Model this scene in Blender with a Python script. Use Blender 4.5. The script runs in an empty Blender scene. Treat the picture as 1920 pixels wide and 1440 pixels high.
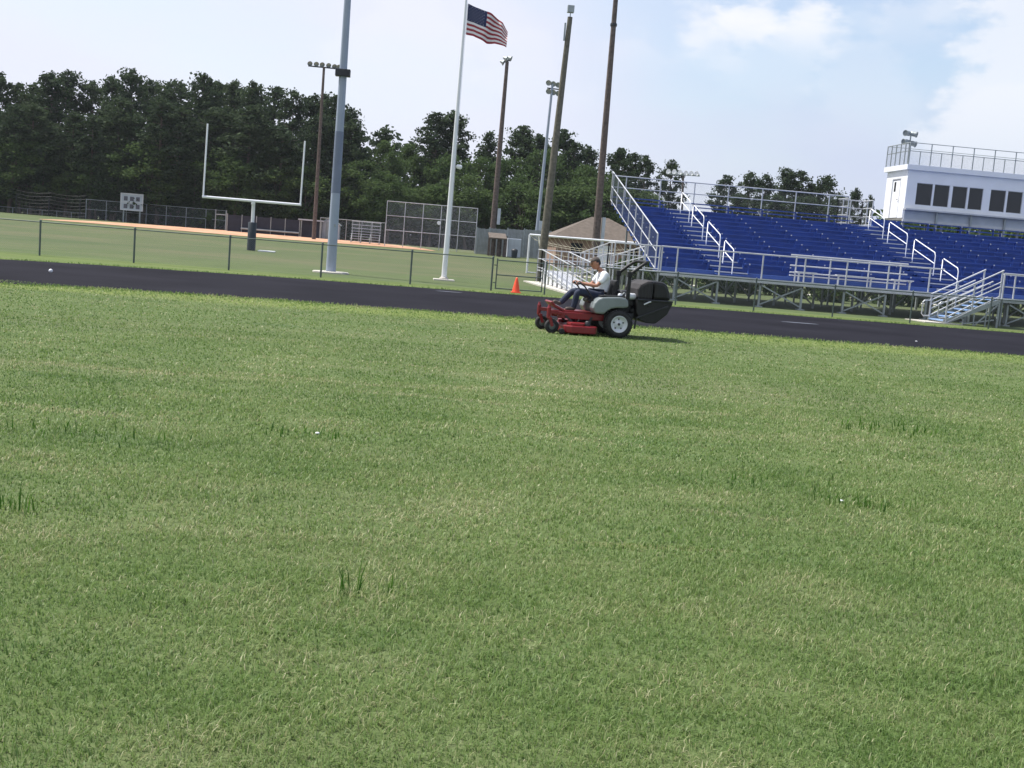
import bpy, bmesh, math, random
import numpy as np
from mathutils import Vector, Matrix, Quaternion
random.seed(11); RNG = np.random.default_rng(5)
sc = bpy.context.scene; col = sc.collection
rad = math.radians

# ------------------------------------------------------------------ camera
F, CX, CY, EYE = 2150.0, 960.0, 720.0, 1.6
YAW, HOR, ROLL = rad(6.0), 466.0, rad(4.65)
pitch = math.atan((CY - HOR) * math.cos(ROLL) / F)
fwd = Vector((math.sin(YAW) * math.cos(pitch), math.cos(YAW) * math.cos(pitch), -math.sin(pitch)))
rgt0 = Vector((math.cos(YAW), -math.sin(YAW), 0)); up0 = rgt0.cross(fwd)
rgt = rgt0 * math.cos(ROLL) + up0 * math.sin(ROLL); upv = up0 * math.cos(ROLL) - rgt0 * math.sin(ROLL)
cam = bpy.data.objects.new('camera', bpy.data.cameras.new('camera')); col.objects.link(cam)
cam.data.sensor_width = 36; cam.data.lens = F / 1920 * 36; cam.data.clip_start = 0.05; cam.data.clip_end = 3000
cam.matrix_world = Matrix(((rgt.x, upv.x, -fwd.x, 0), (rgt.y, upv.y, -fwd.y, 0), (rgt.z, upv.z, -fwd.z, EYE), (0, 0, 0, 1)))
sc.camera = cam
def ray(px, py): return rgt * ((px - CX) / F) + upv * (-(py - CY) / F) + fwd
def gnd(px, py, z=0.0):                     # where a sight line meets the ground
    d = ray(px, py); t = (z - EYE) / d.z; return Vector((d.x * t, d.y * t, z))
def atY(px, py, Y):                         # where it meets the vertical plane at depth Y
    d = ray(px, py); t = Y / d.y; return Vector((d.x * t, Y, EYE + d.z * t))
def zt(y):                                  # the land rises about a metre towards the wood
    t = min(1, max(0, (y - 62) / 70)); return t * t * (3 - 2 * t)

# ------------------------------------------------------------------ materials
def mat(name, c, rough=.6, metal=0., var=.15, scale=4., bump=0., spec=.4, detail=4, c2=None, trans=0.):
    m = bpy.data.materials.new(name); m.use_nodes = True; nt = m.node_tree; N = nt.nodes; Lk = nt.links
    b = N['Principled BSDF']; b.inputs['Roughness'].default_value = rough; b.inputs['Metallic'].default_value = metal
    b.inputs['Specular IOR Level'].default_value = spec
    tc = N.new('ShaderNodeTexCoord'); nz = N.new('ShaderNodeTexNoise'); nz.inputs['Scale'].default_value = scale
    nz.inputs['Detail'].default_value = detail; Lk.new(tc.outputs['Object'], nz.inputs['Vector'])
    rp = N.new('ShaderNodeValToRGB'); Lk.new(nz.outputs['Fac'], rp.inputs['Fac'])
    rp.color_ramp.elements[0].position = .3; rp.color_ramp.elements[1].position = .7
    a = [min(1, x * (1 - var)) for x in c]; d = [min(1, x * (1 + var)) for x in (c2 or c)]
    rp.color_ramp.elements[0].color = (*a, 1); rp.color_ramp.elements[1].color = (*d, 1)
    Lk.new(rp.outputs['Color'], b.inputs['Base Color'])
    if bump:
        bp = N.new('ShaderNodeBump'); bp.inputs['Strength'].default_value = bump; bp.inputs['Distance'].default_value = .02
        Lk.new(nz.outputs['Fac'], bp.inputs['Height']); Lk.new(bp.outputs['Normal'], b.inputs['Normal'])
    return m
def foliage(name, dark, light, trans=.25):
    m = bpy.data.materials.new(name); m.use_nodes = True; nt = m.node_tree; N = nt.nodes; Lk = nt.links
    b = N['Principled BSDF']; b.inputs['Roughness'].default_value = .75; b.inputs['Specular IOR Level'].default_value = .08
    at = N.new('ShaderNodeAttribute'); at.attribute_name = 'tint'
    oi = N.new('ShaderNodeObjectInfo')
    ad = N.new('ShaderNodeMath'); ad.operation = 'MULTIPLY_ADD'; ad.inputs[1].default_value = .35; ad.inputs[2].default_value = -.17
    Lk.new(oi.outputs['Random'], ad.inputs[0])
    sm = N.new('ShaderNodeMath'); sm.operation = 'ADD'; sm.use_clamp = True
    Lk.new(at.outputs['Fac'], sm.inputs[0]); Lk.new(ad.outputs[0], sm.inputs[1])
    mx = N.new('ShaderNodeMix'); mx.data_type = 'RGBA'; mx.inputs[6].default_value = (*dark, 1); mx.inputs[7].default_value = (*light, 1)
    Lk.new(sm.outputs[0], mx.inputs[0]); Lk.new(mx.outputs[2], b.inputs['Base Color'])
    tr = N.new('ShaderNodeBsdfTranslucent'); Lk.new(mx.outputs[2], tr.inputs['Color'])
    ms = N.new('ShaderNodeMixShader'); ms.inputs[0].default_value = trans
    Lk.new(b.outputs[0], ms.inputs[1]); Lk.new(tr.outputs[0], ms.inputs[2]); Lk.new(ms.outputs[0], N['Material Output'].inputs['Surface'])
    return m
M = dict(
    alu=mat('aluminium', (.50, .51, .54), .42, .35, .1, 2), galv=mat('galvanised', (.30, .33, .34), .5, .3, .15, 3),
    greenmetal=mat('green_coated_steel', (.085, .11, .105), .5, .1, .2, 3), wire=mat('wire', (.13, .145, .145), .5, .3, .1, 2),
    blue=mat('blue_plank', (.026, .070, .275), .5, 0, .2, 1.1), blueedge=mat('blue_edge', (.055, .11, .36), .4, 0, .1, 2), white=mat('white_paint', (.78, .79, .82), .4, 0, .04, 1),
    bluetread=mat('pale_blue_tread', (.25, .38, .62), .5, 0, .1, 3),
    midshaft=mat('darker_blue_grey', (.17, .20, .275), .6, 0, .1, 2), steel=mat('pale_steel', (.30, .345, .43), .55, 0, .07, 1.2),
    wood=mat('weathered_wood', (.125, .115, .090), .85, 0, .3, 6, .3), rustwood=mat('rusty_wood', (.105, .082, .074), .85, 0, .35, 5, .3),
    darkmetal=mat('dark_metal', (.03, .032, .036), .5, .2, .2, 5), black=mat('black_plastic', (.011, .011, .012), .55, 0, .2, 6),
    rubber=mat('rubber', (.020, .020, .021), .8, 0, .25, 14, .2), pad=mat('dark_pad', (.020, .030, .040), .6, 0, .2, 3),
    red=mat('red_paint', (.20, .010, .014), .35, 0, .15, 4, spec=.5), grey=mat('grey_pod', (.19, .215, .22), .4, 0, .1, 4),
    rim=mat('rim_white', (.62, .64, .68), .4, .1, .06, 6), orange=mat('orange_cone', (.85, .085, .03), .5, 0, .05, 5),
    concrete=mat('concrete', (.50, .47, .42), .85, 0, .12, 2.5, .2), clay=mat('clay', (.40, .215, .125), .95, 0, .18, .6, .2, c2=(.47, .27, .165)),
    shingle=mat('shingle', (.115, .092, .074), .9, 0, .2, 3, .3), brick=mat('brown_brick', (.26, .17, .13), .85, 0, .2, 3, .2),
    privacy=mat('grey_slats', (.24, .26, .27), .7, 0, .15, 2), palepanel=mat('pale_panel', (.42, .46, .52), .6, 0, .1, 1.5),
    screen=mat('dark_screen', (.020, .024, .040), .8, 0, .2, 2), lampglass=mat('lamp_lens', (.75, .76, .78), .15, 0, .05, 2, spec=.6),
    digit=mat('digit_grey', (.10, .10, .125), .7, 0, .15, 3), skin=mat('skin', (.40, .19, .125), .55, 0, .12, 14), shirt=mat('white_shirt', (.78, .79, .82), .8, 0, .05, 8, .15),
    jeans=mat('dark_jeans', (.020, .028, .055), .85, 0, .25, 12, .2), hair=mat('hair', (.085, .068, .060), .8, 0, .3, 30, .3),
    leather=mat('boot_leather', (.05, .035, .028), .6, 0, .2, 10), mesh=mat('bag_mesh', (.034, .031, .034), .8, 0, .2, 5, .1),
    flagred=mat('flag_red', (.30, .030, .045), .8, 0, .08, 5), flagwhite=mat('flag_white', (.72, .70, .72), .8, 0, .04, 5),
    flagblue=mat('flag_blue', (.018, .026, .085), .8, 0, .08, 5), net=mat('net_cord', (.62, .58, .46), .8, 0, .1, 5),
    bark=mat('bark', (.10, .078, .062), .9, 0, .3, 5, .4), paint=mat('faded_paint', (.105, .115, .145), .8, 0, .2, 3),
    pine=foliage('pine_needles', (.024, .043, .022), (.064, .092, .042), .32), leaf=foliage('broad_leaves', (.038, .074, .026), (.105, .150, .052), .40),
    weed=foliage('weed_blades', (.030, .092, .014), (.085, .185, .026), .35))
def glass():
    m = bpy.data.materials.new('tinted_glass'); m.use_nodes = True; b = m.node_tree.nodes['Principled BSDF']
    b.inputs['Base Color'].default_value = (.022, .024, .028, 1); b.inputs['Roughness'].default_value = .06; b.inputs['Specular IOR Level'].default_value = .40
    return m
M['glass'] = glass()

# ------------------------------------------------------------------ objects
def tag(o, label=None, cat=None, group=None, kind=None):
    if label: o['label'] = label
    if cat: o['category'] = cat
    if group: o['group'] = group
    if kind: o['kind'] = kind
    return o
def thing(name, label, cat, loc=(0, 0, 0), rz=0, group=None):
    o = bpy.data.objects.new(name, None); col.objects.link(o); o.location = loc; o.rotation_euler = (0, 0, rz); o.empty_display_size = .2
    return tag(o, label, cat, group)
def wloc(p):
    v = Vector((0, 0, 0))
    while p: v = v + p.location; p = p.parent
    return v
def dup(root, loc, rz, label, group=None, scale=None):
    r = root.copy(); col.objects.link(r); r.location = loc; r.rotation_euler = (0, 0, rz); r['label'] = label
    if group: r['group'] = group
    if scale: r.scale = scale
    for ch in root.children:
        c = ch.copy(); col.objects.link(c); c.parent = r
        for g in ch.children:
            d = g.copy(); col.objects.link(d); d.parent = c
    return r
class MB:
    def __init__(s): s.v = []; s.f = []; s.m = []; s.cur = 0
    def add(s, vs, fs):
        o = len(s.v); s.v += [tuple(x) for x in vs]; s.f += [tuple(i + o for i in f) for f in fs]; s.m += [s.cur] * len(fs); return s
    def box(s, a, b):
        (x0, y0, z0), (x1, y1, z1) = a, b
        return s.add([(x0, y0, z0), (x1, y0, z0), (x1, y1, z0), (x0, y1, z0), (x0, y0, z1), (x1, y0, z1), (x1, y1, z1), (x0, y1, z1)],
                     [(0, 3, 2, 1), (4, 5, 6, 7), (0, 1, 5, 4), (1, 2, 6, 5), (2, 3, 7, 6), (3, 0, 4, 7)])
    def beam(s, p, q, w, h):                # a rectangular bar, h measured upward
        p, q = Vector(p), Vector(q); d = (q - p).normalized()
        side = d.cross(Vector((0, 0, 1)))
        side = Vector((1, 0, 0)) if side.length < 1e-4 else side.normalized()
        u = side.cross(d); side = side * w / 2; u = u * h / 2
        return s.add([p - side - u, p + side - u, p + side + u, p - side + u, q - side - u, q + side - u, q + side + u, q - side + u],
                     [(0, 1, 2, 3), (7, 6, 5, 4), (0, 4, 5, 1), (1, 5, 6, 2), (2, 6, 7, 3), (3, 7, 4, 0)])
    def tube(s, pts, r, n=8, r2=None):
        pts = [Vector(p) for p in pts]; k = len(pts); rr = r if isinstance(r, (list, tuple)) else [r + ((r2 if r2 is not None else r) - r) * i / (k - 1) for i in range(k)]
        rings = []; prev = None
        for i, p in enumerate(pts):
            t = (pts[min(i + 1, k - 1)] - pts[max(i - 1, 0)]).normalized()
            if prev is None:
                a = t.cross(Vector((0, 0, 1)));
                if a.length < 1e-3: a = t.cross(Vector((1, 0, 0)))
            else: a = prev - t * prev.dot(t)
            a.normalize(); prev = a; b = t.cross(a)
            rings.append([p + (a * math.cos(2 * math.pi * j / n) + b * math.sin(2 * math.pi * j / n)) * rr[i] for j in range(n)])
        vs = [v for R_ in rings for v in R_]; fs = []
        for i in range(k - 1):
            for j in range(n): fs.append((i * n + j, i * n + (j + 1) % n, (i + 1) * n + (j + 1) % n, (i + 1) * n + j))
        o = len(vs); vs += rings[0] + rings[-1]
        fs.append(tuple(o + j for j in range(n - 1, -1, -1))); fs.append(tuple(o + n + j for j in range(n)))
        return s.add(vs, fs)
    def lathe(s, prof, c, axis, n=24, cap=True):     # prof: (radius, distance along axis)
        axis = Vector(axis).normalized(); c = Vector(c); a = axis.cross(Vector((0, 0, 1)))
        if a.length < 1e-3: a = axis.cross(Vector((1, 0, 0)))
        a.normalize(); b = axis.cross(a); vs = []; fs = []
        for (r, d) in prof:
            for j in range(n): vs.append(c + axis * d + (a * math.cos(2 * math.pi * j / n) + b * math.sin(2 * math.pi * j / n)) * r)
        for i in range(len(prof) - 1):
            for j in range(n): fs.append((i * n + j, i * n + (j + 1) % n, (i + 1) * n + (j + 1) % n, (i + 1) * n + j))
        if cap:
            o = len(vs); vs += vs[:n] + vs[o - n:o]; fs.append(tuple(o + j for j in range(n - 1, -1, -1))); fs.append(tuple(o + n + j for j in range(n)))
        return s.add(vs, fs)
    def prism(s, pts, y0, y1):              # a side outline (x, z) given thickness along y
        n = len(pts); vs = [(x, y0, z) for x, z in pts] + [(x, y1, z) for x, z in pts]
        return s.add(vs, [tuple(range(n)), tuple(range(2 * n - 1, n - 1, -1))] + [(i, i + n, (i + 1) % n + n, (i + 1) % n) for i in range(n)])
    def poly(s, pts, z0, z1):               # a plan outline (x, y) given height
        n = len(pts); vs = [(x, y, z0) for x, y in pts] + [(x, y, z1) for x, y in pts]
        return s.add(vs, [tuple(range(n - 1, -1, -1)), tuple(range(n, 2 * n))] + [(i, (i + 1) % n, (i + 1) % n + n, i + n) for i in range(n)])
    def link(s, p, q, z0, z1, pitch=.07, r=.0016):   # woven wire: crossing diagonals filling the upright panel from p to q
        p, q = Vector(p), Vector(q); L = (q - p).length; h = z1 - z0; d = (q - p) / L
        t = -h
        while t < L:
            for sg in (0, 1):
                a, b = max(t, 0), min(t + h, L)
                za, zb = z0 + (a - t), z0 + (b - t)
                if sg: za, zb = z0 + h - (a - t), z0 + h - (b - t)
                if b - a > .02:
                    A = Vector((p.x + d.x * a, p.y + d.y * a, za)); B = Vector((p.x + d.x * b, p.y + d.y * b, zb))
                    nrm = Vector((-d.y, d.x, 0)); u = (B - A).normalized().cross(nrm)
                    o = len(s.v)
                    for P in (A, B):
                        s.v += [tuple(P + u * r * 1.2), tuple(P - u * r * .6 + nrm * r), tuple(P - u * r * .6 - nrm * r)]
                    s.f += [(o, o + 1, o + 4, o + 3), (o + 1, o + 2, o + 5, o + 4), (o + 2, o, o + 3, o + 5)]; s.m += [s.cur] * 3
            t += pitch
        return s
    def build(s, name, material, parent=None, local=False, smooth=False, bevel=0, label=None):
        off = Vector((0, 0, 0)) if (local or parent is None) else wloc(parent)
        me = bpy.data.meshes.new(name); me.from_pydata([(x - off.x, y - off.y, z - off.z) for x, y, z in s.v], [], s.f)
        mats = material if isinstance(material, (list, tuple)) else [material]
        for m in mats: me.materials.append(m if not isinstance(m, str) else M[m])
        if len(mats) > 1: me.polygons.foreach_set('material_index', s.m)
        bm = bmesh.new(); bm.from_mesh(me); bmesh.ops.recalc_face_normals(bm, faces=bm.faces); bm.to_mesh(me); bm.free()
        if smooth: me.polygons.foreach_set('use_smooth', [len(p.vertices) == 4 for p in me.polygons])
        o = bpy.data.objects.new(name, me); col.objects.link(o)
        if parent: o.parent = parent
        if label: o['label'] = label
        if bevel:
            b = o.modifiers.new('bevel', 'BEVEL'); b.width = bevel; b.segments = 2; b.limit_method = 'ANGLE'; b.angle_limit = rad(35)
        return o
def struct(name, mb, material, label=None):
    o = mb.build(name, material); tag(o, kind='structure'); return o

# ------------------------------------------------------------------ sky, sun
SUN_EL, SUN_BACK = rad(60), rad(30)         # high on the left, a little beyond the things we look at
to_sun = Vector((-math.cos(SUN_EL) * math.cos(SUN_BACK), math.cos(SUN_EL) * math.sin(SUN_BACK), math.sin(SUN_EL)))
sun = bpy.data.objects.new('sun', bpy.data.lights.new('sun', 'SUN')); col.objects.link(sun)
sun.data.energy = 4.7; sun.data.angle = rad(.5); sun.data.color = (1, .965, .90); sun.rotation_euler = to_sun.to_track_quat('Z', 'Y').to_euler()
W = bpy.data.worlds.new('World'); sc.world = W; W.use_nodes = True
def build_sky():
    nt = W.node_tree; N = nt.nodes; Lk = nt.links; bg = N['Background']; bg.inputs['Strength'].default_value = .12
    sk = N.new('ShaderNodeTexSky'); sk.sky_type = 'NISHITA'; sk.sun_disc = False; sk.sun_elevation = SUN_EL
    sk.sun_rotation = math.atan2(to_sun.x, to_sun.y); sk.dust_density = 1.2; sk.air_density = 1.2; sk.ozone_density = 1.2
    tc = N.new('ShaderNodeTexCoord'); sep = N.new('ShaderNodeSeparateXYZ'); Lk.new(tc.outputs['Generated'], sep.inputs[0])
    def math_(op, a, b=None, clamp=False):
        n = N.new('ShaderNodeMath'); n.operation = op; n.use_clamp = clamp
        for i, x in enumerate((a, b)):
            if x is None: continue
            if isinstance(x, (int, float)): n.inputs[i].default_value = x
            else: Lk.new(x, n.inputs[i])
        return n.outputs[0]
    def noise(vec, scale, detail, rough=.55):
        n = N.new('ShaderNodeTexNoise'); n.inputs['Scale'].default_value = scale; n.inputs['Detail'].default_value = detail; n.inputs['Roughness'].default_value = rough
        Lk.new(vec, n.inputs['Vector']); return n.outputs['Fac']
    def ramp(f, a, b):
        n = N.new('ShaderNodeMapRange'); n.interpolation_type = 'SMOOTHSTEP'; n.inputs[1].default_value = a; n.inputs[2].default_value = b; Lk.new(f, n.inputs[0]); return n.outputs[0]
    def mix(f, a, b):
        n = N.new('ShaderNodeMix'); n.data_type = 'RGBA'
        if isinstance(f, float): n.inputs[0].default_value = f
        else: Lk.new(f, n.inputs[0])
        for i, x in ((6, a), (7, b)):
            if isinstance(x, tuple): n.inputs[i].default_value = x
            else: Lk.new(x, n.inputs[i])
        return n.outputs[2]
    # thin high haze spread over the whole sky, denser to the left and low down
    st = N.new('ShaderNodeVectorMath'); st.operation = 'MULTIPLY'; st.inputs[1].default_value = (1, 1, 2.2); Lk.new(tc.outputs['Generated'], st.inputs[0])
    hz = ramp(noise(st.outputs[0], 3.2, 6), .30, .72)
    left = ramp(math_('MULTIPLY', sep.outputs['X'], -1.0), -.36, -.02)
    veil = math_('ADD', math_('MULTIPLY', hz, .42), math_('MULTIPLY', left, .40), True)
    low = ramp(math_('MULTIPLY', sep.outputs['Z'], -1.0), -.20, -.03)
    veil = math_('ADD', math_('ADD', veil, math_('MULTIPLY', low, .30)), .24, True)
    CLOUD = (5.6, 5.66, 5.95, 1)
    c = mix(veil, sk.outputs[0], mix(left, (3.65, 3.98, 5.15, 1), (4.85, 5.05, 5.80, 1)))
    # heaped clouds: noise-edged puffs each at its own place in the sky
    lump = noise(st.outputs[0], 11.0, 7, .6); lump2 = noise(st.outputs[0], 26.0, 4, .55)
    edge = math_('ADD', math_('MULTIPLY', math_('SUBTRACT', lump, .5), .11), math_('MULTIPLY', math_('SUBTRACT', lump2, .5), .04))
    for (px, py, r, amt) in [(1960, 200, .082, 1.25), (1900, 310, .075, .5), (1415, 25, .022, 1.3), (1388, 55, .022, 1.2), (1320, 62, .024, .75), (1345, 95, .030, .6), (1290, 85, .020, .55), (1515, 35, .022, 1.4), (1535, 62, .022, .8), (1490, 78, .025, .65), (1440, 130, .048, .35), (1620, 35, .022, .4), (1700, 42, .030, .5), (1775, 30, .020, .4), (1180, 90, .030, .35), (1000, 150, .050, .3), (760, 120, .06, .4), (1620, 200, .05, .3)]:
        d = ray(px, py).normalized()
        dn = N.new('ShaderNodeVectorMath'); dn.operation = 'DISTANCE'; Lk.new(tc.outputs['Generated'], dn.inputs[0]); dn.inputs[1].default_value = d
        s_ = math_('SUBTRACT', edge, dn.outputs['Value'])
        top = ramp(s_, -r - .004, -r + .018)
        fade = ramp(math_('SUBTRACT', sep.outputs['Z'], d.z), -r * 1.0, r * .25)        # flat, melting undersides
        c = mix(math_('MULTIPLY', math_('MULTIPLY', top, fade), amt * .52), c, CLOUD)
    # heaped cloud field for the rest of the sky, so it holds up from any side
    fld = ramp(noise(st.outputs[0], 2.3, 8, .6), .54, .70)
    c = mix(math_('MULTIPLY', fld, .12), c, CLOUD)
    Lk.new(c, bg.inputs['Color'])
build_sky()

# ------------------------------------------------------------------ ground, track, clay
def near_edge(x): return 26.7 - (.034 * (x + 2.0) ** 2 if -14 < x < -2 else (4.9 + .5 * (-14 - x) if x <= -14 else 0)) + .06 * math.sin(x * 1.7) + .05 * math.sin(x * 4.1)
def far_edge(x): return (39.8 - (.019 * x * x if x > -14 else 3.7 + .5 * (-14 - x))) + .08 * math.sin(x * 1.1) + .05 * math.sin(x * 3.7) if x < 0 else 39.8 + .9 * min(1, x / 12) + .08 * math.sin(x * 1.1) + .05 * math.sin(x * 3.7)
def ground_material():
    m = bpy.data.materials.new('turf'); m.use_nodes = True; nt = m.node_tree; N = nt.nodes; Lk = nt.links; b = N['Principled BSDF']
    b.inputs['Roughness'].default_value = .9; b.inputs['Specular IOR Level'].default_value = .1
    g = N.new('ShaderNodeNewGeometry')
    def noise(scale, sx, sy, detail=5, rough=.6, rot=0):
        mp = N.new('ShaderNodeMapping'); mp.inputs['Scale'].default_value = (sx, sy, 1); mp.inputs['Rotation'].default_value = (0, 0, rot); Lk.new(g.outputs['Position'], mp.inputs['Vector'])
        n = N.new('ShaderNodeTexNoise'); n.inputs['Scale'].default_value = scale; n.inputs['Detail'].default_value = detail; n.inputs['Roughness'].default_value = rough
        Lk.new(mp.outputs[0], n.inputs['Vector']); return n.outputs['Fac']
    def ramp(f, a, b, lo=0, hi=1):
        n = N.new('ShaderNodeMapRange'); n.interpolation_type = 'SMOOTHSTEP'; n.inputs[1].default_value = a; n.inputs[2].default_value = b; n.inputs[3].default_value = lo; n.inputs[4].default_value = hi; Lk.new(f, n.inputs[0]); return n.outputs[0]
    def mul(a, b):
        n = N.new('ShaderNodeMath'); n.operation = 'MULTIPLY'
        for i, x in enumerate((a, b)):
            if isinstance(x, float): n.inputs[i].default_value = x
            else: Lk.new(x, n.inputs[i])
        return n.outputs[0]
    def mix(f, a, b):
        n = N.new('ShaderNodeMix'); n.data_type = 'RGBA'; Lk.new(f, n.inputs[0])
        for i, x in ((6, a), (7, b)):
            if isinstance(x, tuple): n.inputs[i].default_value = (*x, 1)
            else: Lk.new(x, n.inputs[i])
        return n.outputs[2]
    c = mix(ramp(noise(1.1, .35, 1, 6), .38, .62), (0.072, 0.110, 0.033), (0.091, 0.126, 0.045))       # mottled sward
    c = mix(mul(ramp(noise(.55, .22, 1.0, 5), .45, .68), .75), c, (0.119, 0.141, 0.067))              # paler, drier drifts along the mowing line
    c = mix(mul(ramp(noise(.8, .25, 1.0, 4), .56, .74), .75), c, (0.045, 0.091, 0.029))              # greener drifts
    c = mix(mul(ramp(noise(.9, .16, 1.4, 6, .65), .60, .72), .55), c, (0.194, 0.163, 0.077))            # straw rows
    c = mix(mul(ramp(noise(.10, .35, 1.0, 5, .6), .50, .68), .55), c, (0.110, 0.114, 0.060))           # broad tired patches
    c = mix(mul(ramp(noise(.17, .30, 1.0, 5, .6), .55, .70), .5), c, (0.057, 0.105, 0.031))
    sx = N.new('ShaderNodeSeparateXYZ'); Lk.new(g.outputs['Position'], sx.inputs[0])
    wv = N.new('ShaderNodeMath'); wv.operation = 'MULTIPLY_ADD'; wv.inputs[1].default_value = -.06; Lk.new(sx.outputs['Y'], wv.inputs[0]); Lk.new(sx.outputs['X'], wv.inputs[2])
    ph = N.new('ShaderNodeMath'); ph.operation = 'MULTIPLY'; ph.inputs[1].default_value = 2 * math.pi / 2.9; Lk.new(wv.outputs[0], ph.inputs[0])
    sn_ = N.new('ShaderNodeMath'); sn_.operation = 'SINE'; Lk.new(ph.outputs[0], sn_.inputs[0])
    c = mix(mul(mul(ramp(sn_.outputs[0], -.5, .5), ramp(noise(.12, 1, 1, 3), .35, .60)), .42), c, (0.110, 0.148, 0.053))    # old mower passes
    c = mix(ramp(sx.outputs['Y'], 40, 62, 0, .6), c, (0.096, 0.110, 0.057))                          # turf colour turns duller and less green beyond the track
    far = ramp(sx.outputs['Y'], 42, 58)
    c = mix(mul(mul(ramp(noise(.11, .6, 1.0, 5, .65), .46, .62), far), .65), c, (0.142, 0.133, 0.076))
    c = mix(mul(mul(ramp(noise(.16, .5, 1.0, 4, .6, .8), .52, .68), far), .6), c, (0.060, 0.096, 0.036))
    c = mix(ramp(noise(9, 1, 1, 6, .75), .40, .75, 0, .5), c, (0.138, 0.157, 0.077))                # fine grain
    c = mix(ramp(noise(23, .5, 1, 4, .8), .46, .72, 0, .6), c, (0.026, 0.050, 0.013))
    # unmown, yellower green strips beside the track
    sp = N.new('ShaderNodeSeparateXYZ'); Lk.new(g.outputs['Position'], sp.inputs[0])
    wob = N.new('ShaderNodeMath'); wob.operation = 'MULTIPLY_ADD'; wob.inputs[1].default_value = 4.0; Lk.new(noise(.5, .3, 1, 4), wob.inputs[0]); Lk.new(sp.outputs['Y'], wob.inputs[2])
    a = mul(ramp(wob.outputs[0], 25.2, 27.4), ramp(wob.outputs[0], 46.5, 44.0)); a = mul(a, ramp(sp.outputs['Y'], 33, 34, 1, .45))
    c = mix(mul(a, .75), c, (0.146, 0.185, 0.047))
    Lk.new(c, b.inputs['Base Color'])
    bp = N.new('ShaderNodeBump'); bp.inputs['Strength'].default_value = .5; bp.inputs['Distance'].default_value = .04; Lk.new(noise(14, .6, 1, 5, .7), bp.inputs['Height']); Lk.new(bp.outputs[0], b.inputs['Normal'])
    return m
xs = [-450, -300, -200] + list(range(-150, 151, 10)) + [200, 300, 450]
ys = [-120, -60, -20, 0, 20, 40, 60] + list(range(64, 140, 4)) + [160, 200, 300, 420, 600]
gm = MB(); gm.add([(x, y, zt(y)) for y in ys for x in xs], [(j * len(xs) + i, j * len(xs) + i + 1, (j + 1) * len(xs) + i + 1, (j + 1) * len(xs) + i) for j in range(len(ys) - 1) for i in range(len(xs) - 1)])
struct('ground', gm, ground_material())
def track_material():
    m = mat('track_asphalt', (.0100, .0096, .0140), .95, 0, .22, .35, 0, .06, 8, c2=(.0140, .0135, .0185))
    nt = m.node_tree; N = nt.nodes; b = N['Principled BSDF']; tc = N.new('ShaderNodeTexCoord'); n = N.new('ShaderNodeTexNoise'); n.inputs['Scale'].default_value = 60; n.inputs['Detail'].default_value = 3
    nt.links.new(tc.outputs['Object'], n.inputs['Vector']); bp = N.new('ShaderNodeBump'); bp.inputs['Strength'].default_value = .4; bp.inputs['Distance'].default_value = .006
    nt.links.new(n.outputs['Fac'], bp.inputs['Height']); nt.links.new(bp.outputs[0], b.inputs['Normal']); return m
tx = [-70 + .4 * i for i in range(361)]
tm = MB(); tm.add([(x, near_edge(x), .006) for x in tx] + [(x, far_edge(x), .006) for x in tx], [(i, i + 1, i + 1 + len(tx), i + len(tx)) for i in range(len(tx) - 1)])
struct('running_track', tm, track_material())
def flat(name, pts, lift, material):        # a ground sheet following the rise of the land
    mb = MB(); mb.add([(x, y, zt(y) + lift) for x, y in pts], [tuple(range(len(pts)))]); return struct(name, mb, material)
cl = [atY(80, 410, 112), atY(770, 466, 112)]
xa, xb = -33.0, 3.2; n = 40; cm = MB()
vs = []; 
for i in range(n + 1):
    t = i / n; x = xa + (xb - xa) * t; y0 = 109 + 1.0 * math.sin(t * 9); y1 = y0 + .6 + 24 * (math.sin(math.pi * t) ** .6 if 0 < t < 1 else 0)
    vs += [(x, y0 + (y1 - y0) * k / 6, zt(y0 + (y1 - y0) * k / 6) + .03) for k in range(7)]
cm.add(vs, [(i * 7 + k, (i + 1) * 7 + k, (i + 1) * 7 + k + 1, i * 7 + k + 1) for i in range(n) for k in range(6)]); struct('infield_clay', cm, M['clay'])
p = gnd(1500, 606); flat('track_marking', [(p.x + .62 * math.cos(a) , p.y + .20 * math.sin(a)) for a in [i * math.pi / 10 for i in range(20)]], .011, M['paint'])
p = gnd(842, 547.5); flat('track_marking', [(p.x + .45 * math.cos(a), p.y + .16 * math.sin(a)) for a in [i * math.pi / 10 for i in range(20)]], .011, M['paint'])
sl = MB(); sl.poly([(6.2, 57.5), (6.55, 43.9), (8.9, 43.9), (8.9, 47.0), (8.55, 47.0), (8.55, 57.5)], -.1, .06); struct('concrete_slab', sl, M['concrete'])
flat('gravel_path', [(9, 75), (60, 75), (60, 77), (9, 77)], .02, M['concrete'])

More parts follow.
